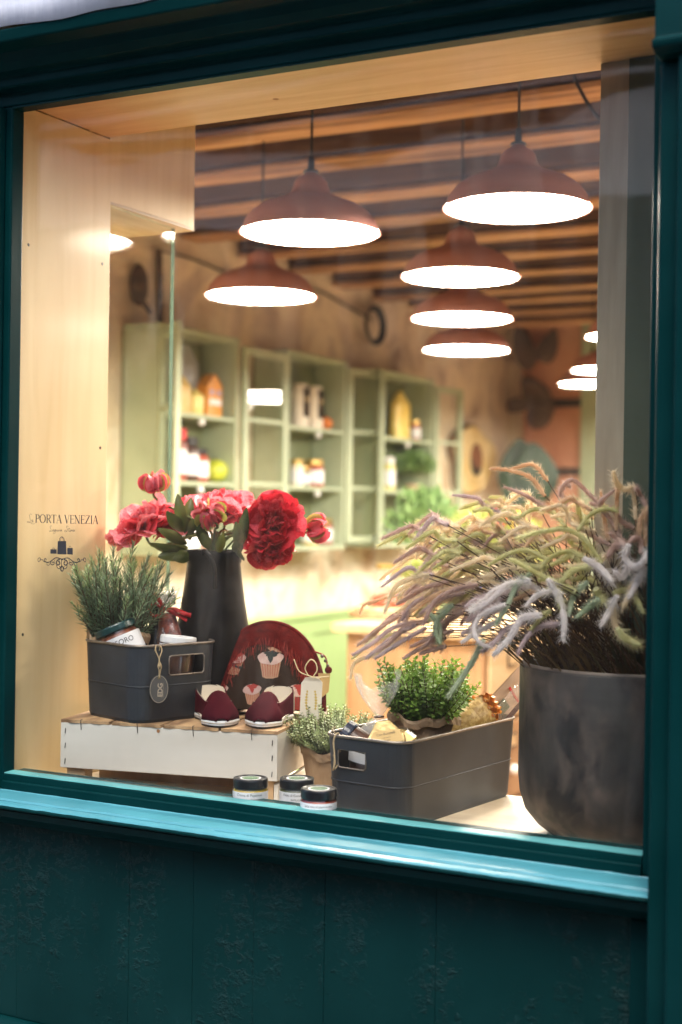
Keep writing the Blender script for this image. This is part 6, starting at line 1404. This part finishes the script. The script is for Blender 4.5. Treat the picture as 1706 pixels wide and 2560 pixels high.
TR = [  # (points base->tip, colour, distance behind the glass in m, thickness)
 (z4([(620, 290), (520, 175), (400, 195), (350, 210)]), 'tan', .30, .0042), (z4([(600, 395), (500, 265), (350, 215), (215, 200)]), 'tan', .28, .0046), (z4([(620, 490), (470, 395), (310, 330)]), 'mauve', .24, .0044),
 (z4([(750, 490), (715, 360), (745, 310), (780, 330)]), 'mauve', .22, .0044), (z4([(985, 460), (900, 370), (800, 285), (730, 320), (705, 395)]), 'mauve', .20, .0046), (z4([(740, 610), (650, 510), (520, 490), (400, 550), (300, 525)]), 'olive', .20, .0044),
 (z4([(640, 780), (480, 600), (340, 470), (280, 410)]), 'cream', .32, .0052), (z4([(310, 500), (340, 440), (430, 380)]), 'cream', .30, .0044), (z4([(490, 570), (475, 510), (478, 450)]), 'cream', .34, .0042),
 (z4([(830, 640), (920, 530), (1030, 485), (1115, 505)]), 'olive', .12, .0044), (z4([(1050, 710), (1020, 560), (992, 360)]), 'tan', .16, .0044), (z4([(1140, 700), (1060, 560), (985, 450), (1090, 355)]), 'mauve', .15, .0048),
 (z4([(1100, 640), (1108, 450), (1115, 330)]), 'tan', .15, .0044), (z4([(1240, 335), (1150, 345), (1100, 290), (1080, 215)]), 'cream', .12, .0056), (z4([(1240, 560), (1232, 440), (1215, 325)]), 'cream', .12, .0044),
 (z4([(1318, 475), (1280, 400), (1245, 335)]), 'mauve', .10, .0046), (z4([(1262, 700), (1275, 560), (1335, 475)]), 'tan', .09, .0052), (z4([(1310, 750), (1312, 600), (1330, 480)]), 'tan', .08, .0044), (z4([(1165, 740), (1110, 700), (1060, 660)]), 'mauve', .12, .0050),
 (z4([(1055, 740), (940, 680), (820, 600)]), 'mauve', .16, .0046), (z4([(1000, 870), (880, 700), (740, 630), (560, 650), (410, 692)]), 'olive', .08, .0050), (z4([(980, 840), (820, 620), (700, 470)]), 'cream', .26, .0046), (z4([(740, 600), (690, 510), (640, 430)]), 'tan', .27, .0042),
 (z4([(1190, 740), (1165, 830), (1230, 895), (1300, 850), (1322, 780)]), 'white', .03, .0066), (z4([(870, 835), (980, 900), (1080, 1005)]), 'white', .03, .0072), (z4([(1060, 800), (980, 850), (860, 880), (720, 890)]), 'cream', .09, .0040),
 (z4([(1280, 800), (1275, 710), (1230, 690), (1190, 730)]), 'mauve', .07, .0054), (z4([(1170, 740), (1090, 750), (1040, 830)]), 'mauve', .07, .0062), (z4([(880, 830), (760, 785), (640, 830), (560, 905)]), 'olive', .10, .0050), (z4([(610, 840), (480, 780), (350, 800), (200, 885)]), 'olive', .13, .0050),
 (z4([(450, 740), (300, 780), (150, 830), (0, 885)]), 'mauve', .24, .0056), (z4([(440, 680), (320, 650), (230, 680), (165, 760)]), 'mauve', .22, .0048), (z4([(380, 765), (310, 680), (255, 590)]), 'tan', .20, .0044), (z4([(820, 1075), (600, 970), (470, 900), (355, 838)]), 'olive', .06, .0056),
 (z4([(500, 940), (400, 1030), (340, 1160), (250, 1305)]), 'green', .06, .0052), (z4([(500, 990), (350, 1020), (200, 1140), (70, 1215)]), 'white', .06, .0060), (z4([(650, 1060), (540, 1100), (460, 1175)]), 'white', .06, .0054), (z4([(620, 980), (700, 1110), (735, 1270), (728, 1420)]), 'white', .03, .0068),
 (z4([(640, 1000), (690, 1090), (715, 1200)]), 'olive', .035, .0056), (z4([(940, 890), (800, 920), (690, 1020)]), 'olive', .06, .0062), (z4([(985, 1120), (910, 1180), (815, 1255)]), 'green', .05, .0056), (z4([(900, 1000), (800, 1110), (768, 1245)]), 'green', .06, .0054),
 (z4([(960, 1050), (985, 1100), (1020, 1135)]), 'olive', .05, .0072), (z4([(1110, 1100), (1060, 1200), (990, 1320)]), 'white', .04, .0060), (z4([(1080, 1150), (1090, 1290), (1150, 1400), (1275, 1452)]), 'cream', .05, .0066), (z4([(1110, 1330), (1170, 1400), (1275, 1450)]), 'olive', .03, .0064), (z4([(1080, 1085), (1160, 1060), (1230, 1100), (1295, 1225)]), 'olive', .05, .0058),
 (z4([(1270, 950), (1210, 1050), (1150, 1190)]), 'cream', .04, .0060), (z4([(1200, 860), (1150, 970), (1090, 925)]), 'white', .035, .0056), (z4([(1310, 900), (1250, 1000), (1190, 1120)]), 'white', .03, .0066), (z4([(320, 1160), (150, 1240), (100, 1340), (140, 1430), (220, 1465)]), 'white', .045, .0050),
 (z4([(570, 1235), (440, 1260), (350, 1400), (230, 1525)]), 'white', .04, .0074), (z4([(700, 1295), (560, 1320), (460, 1410), (405, 1520)]), 'lilac', .05, .0050), (z4([(460, 1290), (330, 1330), (250, 1420), (150, 1500)]), 'lilac', .06, .0056), (z4([(640, 1200), (560, 1270), (500, 1340)]), 'olive', .05, .0044),
 (z6([(1080, 570), (930, 490), (810, 460), (700, 530), (580, 620)]), 'olive', .34, .0042), (z6([(720, 510), (570, 570), (430, 660), (375, 820)]), 'cream', .34, .0046), (z6([(860, 590), (700, 590), (540, 680), (390, 780)]), 'cream', .33, .0046), (z6([(1060, 560), (850, 520), (760, 580), (720, 700), (660, 785), (570, 820)]), 'olive', .31, .0044),
 (z6([(1200, 755), (960, 735), (780, 800), (615, 890)]), 'mauve', .28, .0052), (z6([(1180, 765), (1000, 790), (850, 820), (735, 855)]), 'mauve', .25, .0058), (z6([(1060, 920), (950, 885), (800, 890), (680, 940), (545, 1050)]), 'olive', .22, .0054), (z6([(880, 880), (740, 900), (610, 935)]), 'cream', .28, .0044),
 (z6([(980, 990), (800, 1020), (560, 1090), (400, 1020)]), 'olive', .30, .0044), (z6([(1200, 1000), (900, 1070), (720, 1110), (600, 1105)]), 'green', .24, .0052), (z6([(540, 1235), (330, 1185), (160, 1160), (0, 1205), (-110, 1240), (-150, 1330)]), 'tan', .34, .0042),
 (z6([(620, 1130), (450, 1120), (330, 1220), (270, 1310), (210, 1410)]), 'mauve', .30, .0048), (z6([(760, 1140), (580, 1150), (410, 1235)]), 'mauve', .27, .0048), (z6([(930, 1090), (800, 1170), (640, 1280), (490, 1395)]), 'olive', .18, .0060), (z6([(330, 1270), (150, 1350), (0, 1500), (-110, 1600)]), 'mauve', .30, .0050),
 (z6([(720, 1240), (590, 1360), (555, 1480), (600, 1610)]), 'green', .14, .0056), (z6([(500, 1380), (280, 1450), (130, 1590), (10, 1680)]), 'mauve', .22, .0058), (z6([(900, 1260), (760, 1310), (670, 1400), (610, 1490)]), 'mauve', .18, .0060), (z6([(820, 1300), (650, 1400), (490, 1590)]), 'mauve', .16, .0062), (z6([(720, 1480), (560, 1540), (420, 1650)]), 'mauve', .16, .0052),
 (z6([(1520, 1090), (1320, 1040), (1120, 1100), (1000, 1210), (880, 1300)]), 'white', .08, .0062), (z6([(1180, 1240), (1020, 1300), (850, 1400)]), 'lilac', .10, .0056), (z6([(1080, 1230), (950, 1190), (830, 1260)]), 'lilac', .11, .0058), (z6([(560, 1290), (450, 1270), (350, 1350)]), 'olive', .24, .0044), (z6([(1000, 1460), (900, 1470), (800, 1510)]), 'lilac', .10, .0060),
 (z6([(1400, 900), (1240, 900), (1070, 980)]), 'cream', .14, .0050), (z6([(1600, 900), (1400, 870), (1240, 810)]), 'olive', .10, .0056), (z6([(1290, 700), (1200, 600), (1125, 495)]), 'tan', .20, .0046),
 (z3([(900, 130), (700, 160), (560, 260), (435, 335)]), 'lilac', .24, .0050), (z3([(760, 230), (560, 330), (450, 380), (425, 480)]), 'cream', .24, .0050), (z3([(720, 95), (600, 170), (465, 278)]), 'mauve', .28, .0050), (z3([(880, 170), (720, 260), (570, 355)]), 'lilac', .20, .0048), (z3([(1000, 230), (860, 285), (742, 355)]), 'mauve', .18, .0052),
 (z3([(905, 80), (960, 160), (965, 270)]), 'green', .14, .0056), (z3([(820, 150), (690, 220), (515, 355)]), 'lilac', .22, .0054), (z3([(1000, 185), (900, 230), (785, 285)]), 'mauve', .18, .0050), (z3([(700, 200), (560, 250), (430, 360)]), 'olive', .26, .0044), (z3([(1230, 240), (1150, 390), (1060, 520), (1010, 590)]), 'green', .05, .0060),
 (z3([(1000, 280), (920, 300), (840, 325)]), 'mauve', .16, .0056), (z3([(1330, 120), (1200, 190), (1090, 260)]), 'white', .07, .0056)]
stems = MB()
mouth = Vector((gx, gy, .9505 + PH - .02))
def stem_from(p0, dirp):
    # from the plume's foot down into the mouth of the pot
    b = mouth + Vector((rnd.uniform(-.12, .12), rnd.uniform(-.13, .11), 0)); mid = b.lerp(p0, .55) + Vector((0, 0, .03))
    stems.tube(catmull([tuple(b), tuple(mid), tuple(p0)], 5), .0011, 4)
def place(P2, colr, dist, th):
    P = []
    for k, (px, py) in enumerate(P2):
        s = s_at_Y(px + (py - 1274) * .0152, dist + .012 * math.sin(k * 1.7)) ; P.append(tuple(pt(px, py, max(s, s_at_Y(px, .022)))))
    plume(P, th, PL[colr]); stem_from(Vector(P[0]), None)
for P2, c_, d_, t_ in TR: place(P2, c_, d_, t_)
# the thick of the fan: plumes that only show in part between those above
cols = ['olive', 'mauve', 'cream', 'tan', 'olive', 'cream', 'cream', 'lilac', 'olive']
for i in range(105):
    t_ = rnd.random(); bx_ = 1560 - 490 * t_ ** .8 + rnd.gauss(0, 18); by_ = 1440 + rnd.uniform(-175, 60) * (1 - .15 * t_); 
    up_ = (1500 - by_) / 240; L_ = rnd.uniform(90, 170); ex = bx_ - L_ * (.95 - .25 * max(0, up_)); dy = rnd.uniform(-25, 60) - 55 * up_ + (35 if bx_ < 1250 else 0)
    ey = by_ + dy; mx_, my = (bx_ + ex) / 2, (by_ + ey) / 2 - rnd.uniform(12, 40)
    if ex < 930 or (ex < 1130 and ey < 1330): continue
    dist = rnd.uniform(.12, .38); cc = rnd.choice(cols)
    place([(bx_, by_), (bx_ - L_ * .25, by_ - rnd.uniform(5, 26)), (mx_, my), (ex, ey)], cc, dist, rnd.uniform(.0042, .0056))
for i in range(26):                                            # lower fringe that hangs over the low bin
    bx_ = rnd.uniform(1040, 1330); by_ = 1455 + (bx_ - 1040) * .05 + rnd.uniform(-25, 45); L_ = rnd.uniform(95, 165); ex = bx_ - L_ * .85; ey = by_ + L_ * rnd.uniform(.35, .75)
    if ex < 915: continue
    place([(bx_, by_), (bx_ - L_ * .35, by_ + L_ * .08), (bx_ - L_ * .65, by_ + L_ * .25), (ex, ey)], rnd.choice(['mauve', 'lilac', 'cream', 'tan', 'lilac', 'cream']), rnd.uniform(.10, .30), rnd.uniform(.0044, .0058))
for i in range(80):                                           # bare stems and rusty blades leaving the mouth
    b = mouth + Vector((rnd.uniform(-.14, .12), rnd.uniform(-.14, .12), rnd.uniform(-.03, .0))); px, py = rnd.uniform(1180, 1590), rnd.uniform(1380, 1560)
    if px < 1300 and py > 1520: continue
    e = pt(px, py, s_at_Y(px, rnd.uniform(.08, .36))); stems.tube(catmull([tuple(b), tuple(b.lerp(e, .5) + Vector((0, 0, .02))), tuple(e)], 4), rnd.uniform(.0008, .0014), 4)
stems.build('stems', M['stem_dark'], dg_, world=True, kind='stuff')
bl = MB()
for i in range(420):
    a = rnd.uniform(0, 6.283); q = .155 * math.sqrt(rnd.random()); b = mouth + Vector((q * math.cos(a), q * math.sin(a), -.01)); L_ = rnd.uniform(.06, .17)
    d_ = Vector((math.cos(a) * .7 - .45, math.sin(a) * .45, rnd.uniform(.55, 1.3))).normalized(); e = b + d_ * L_; 
    if e.y < .02: continue
    m_ = b.lerp(e, .55) + Vector((0, 0, .012)); s_ = d_.orthogonal().normalized() * rnd.uniform(.0008, .0016); bl.add([b - s_, b + s_, m_ + s_, e, m_ - s_], [(0, 1, 2, 3, 4)])
bl.build('blades', M['blade'], dg_, world=True, kind='stuff')
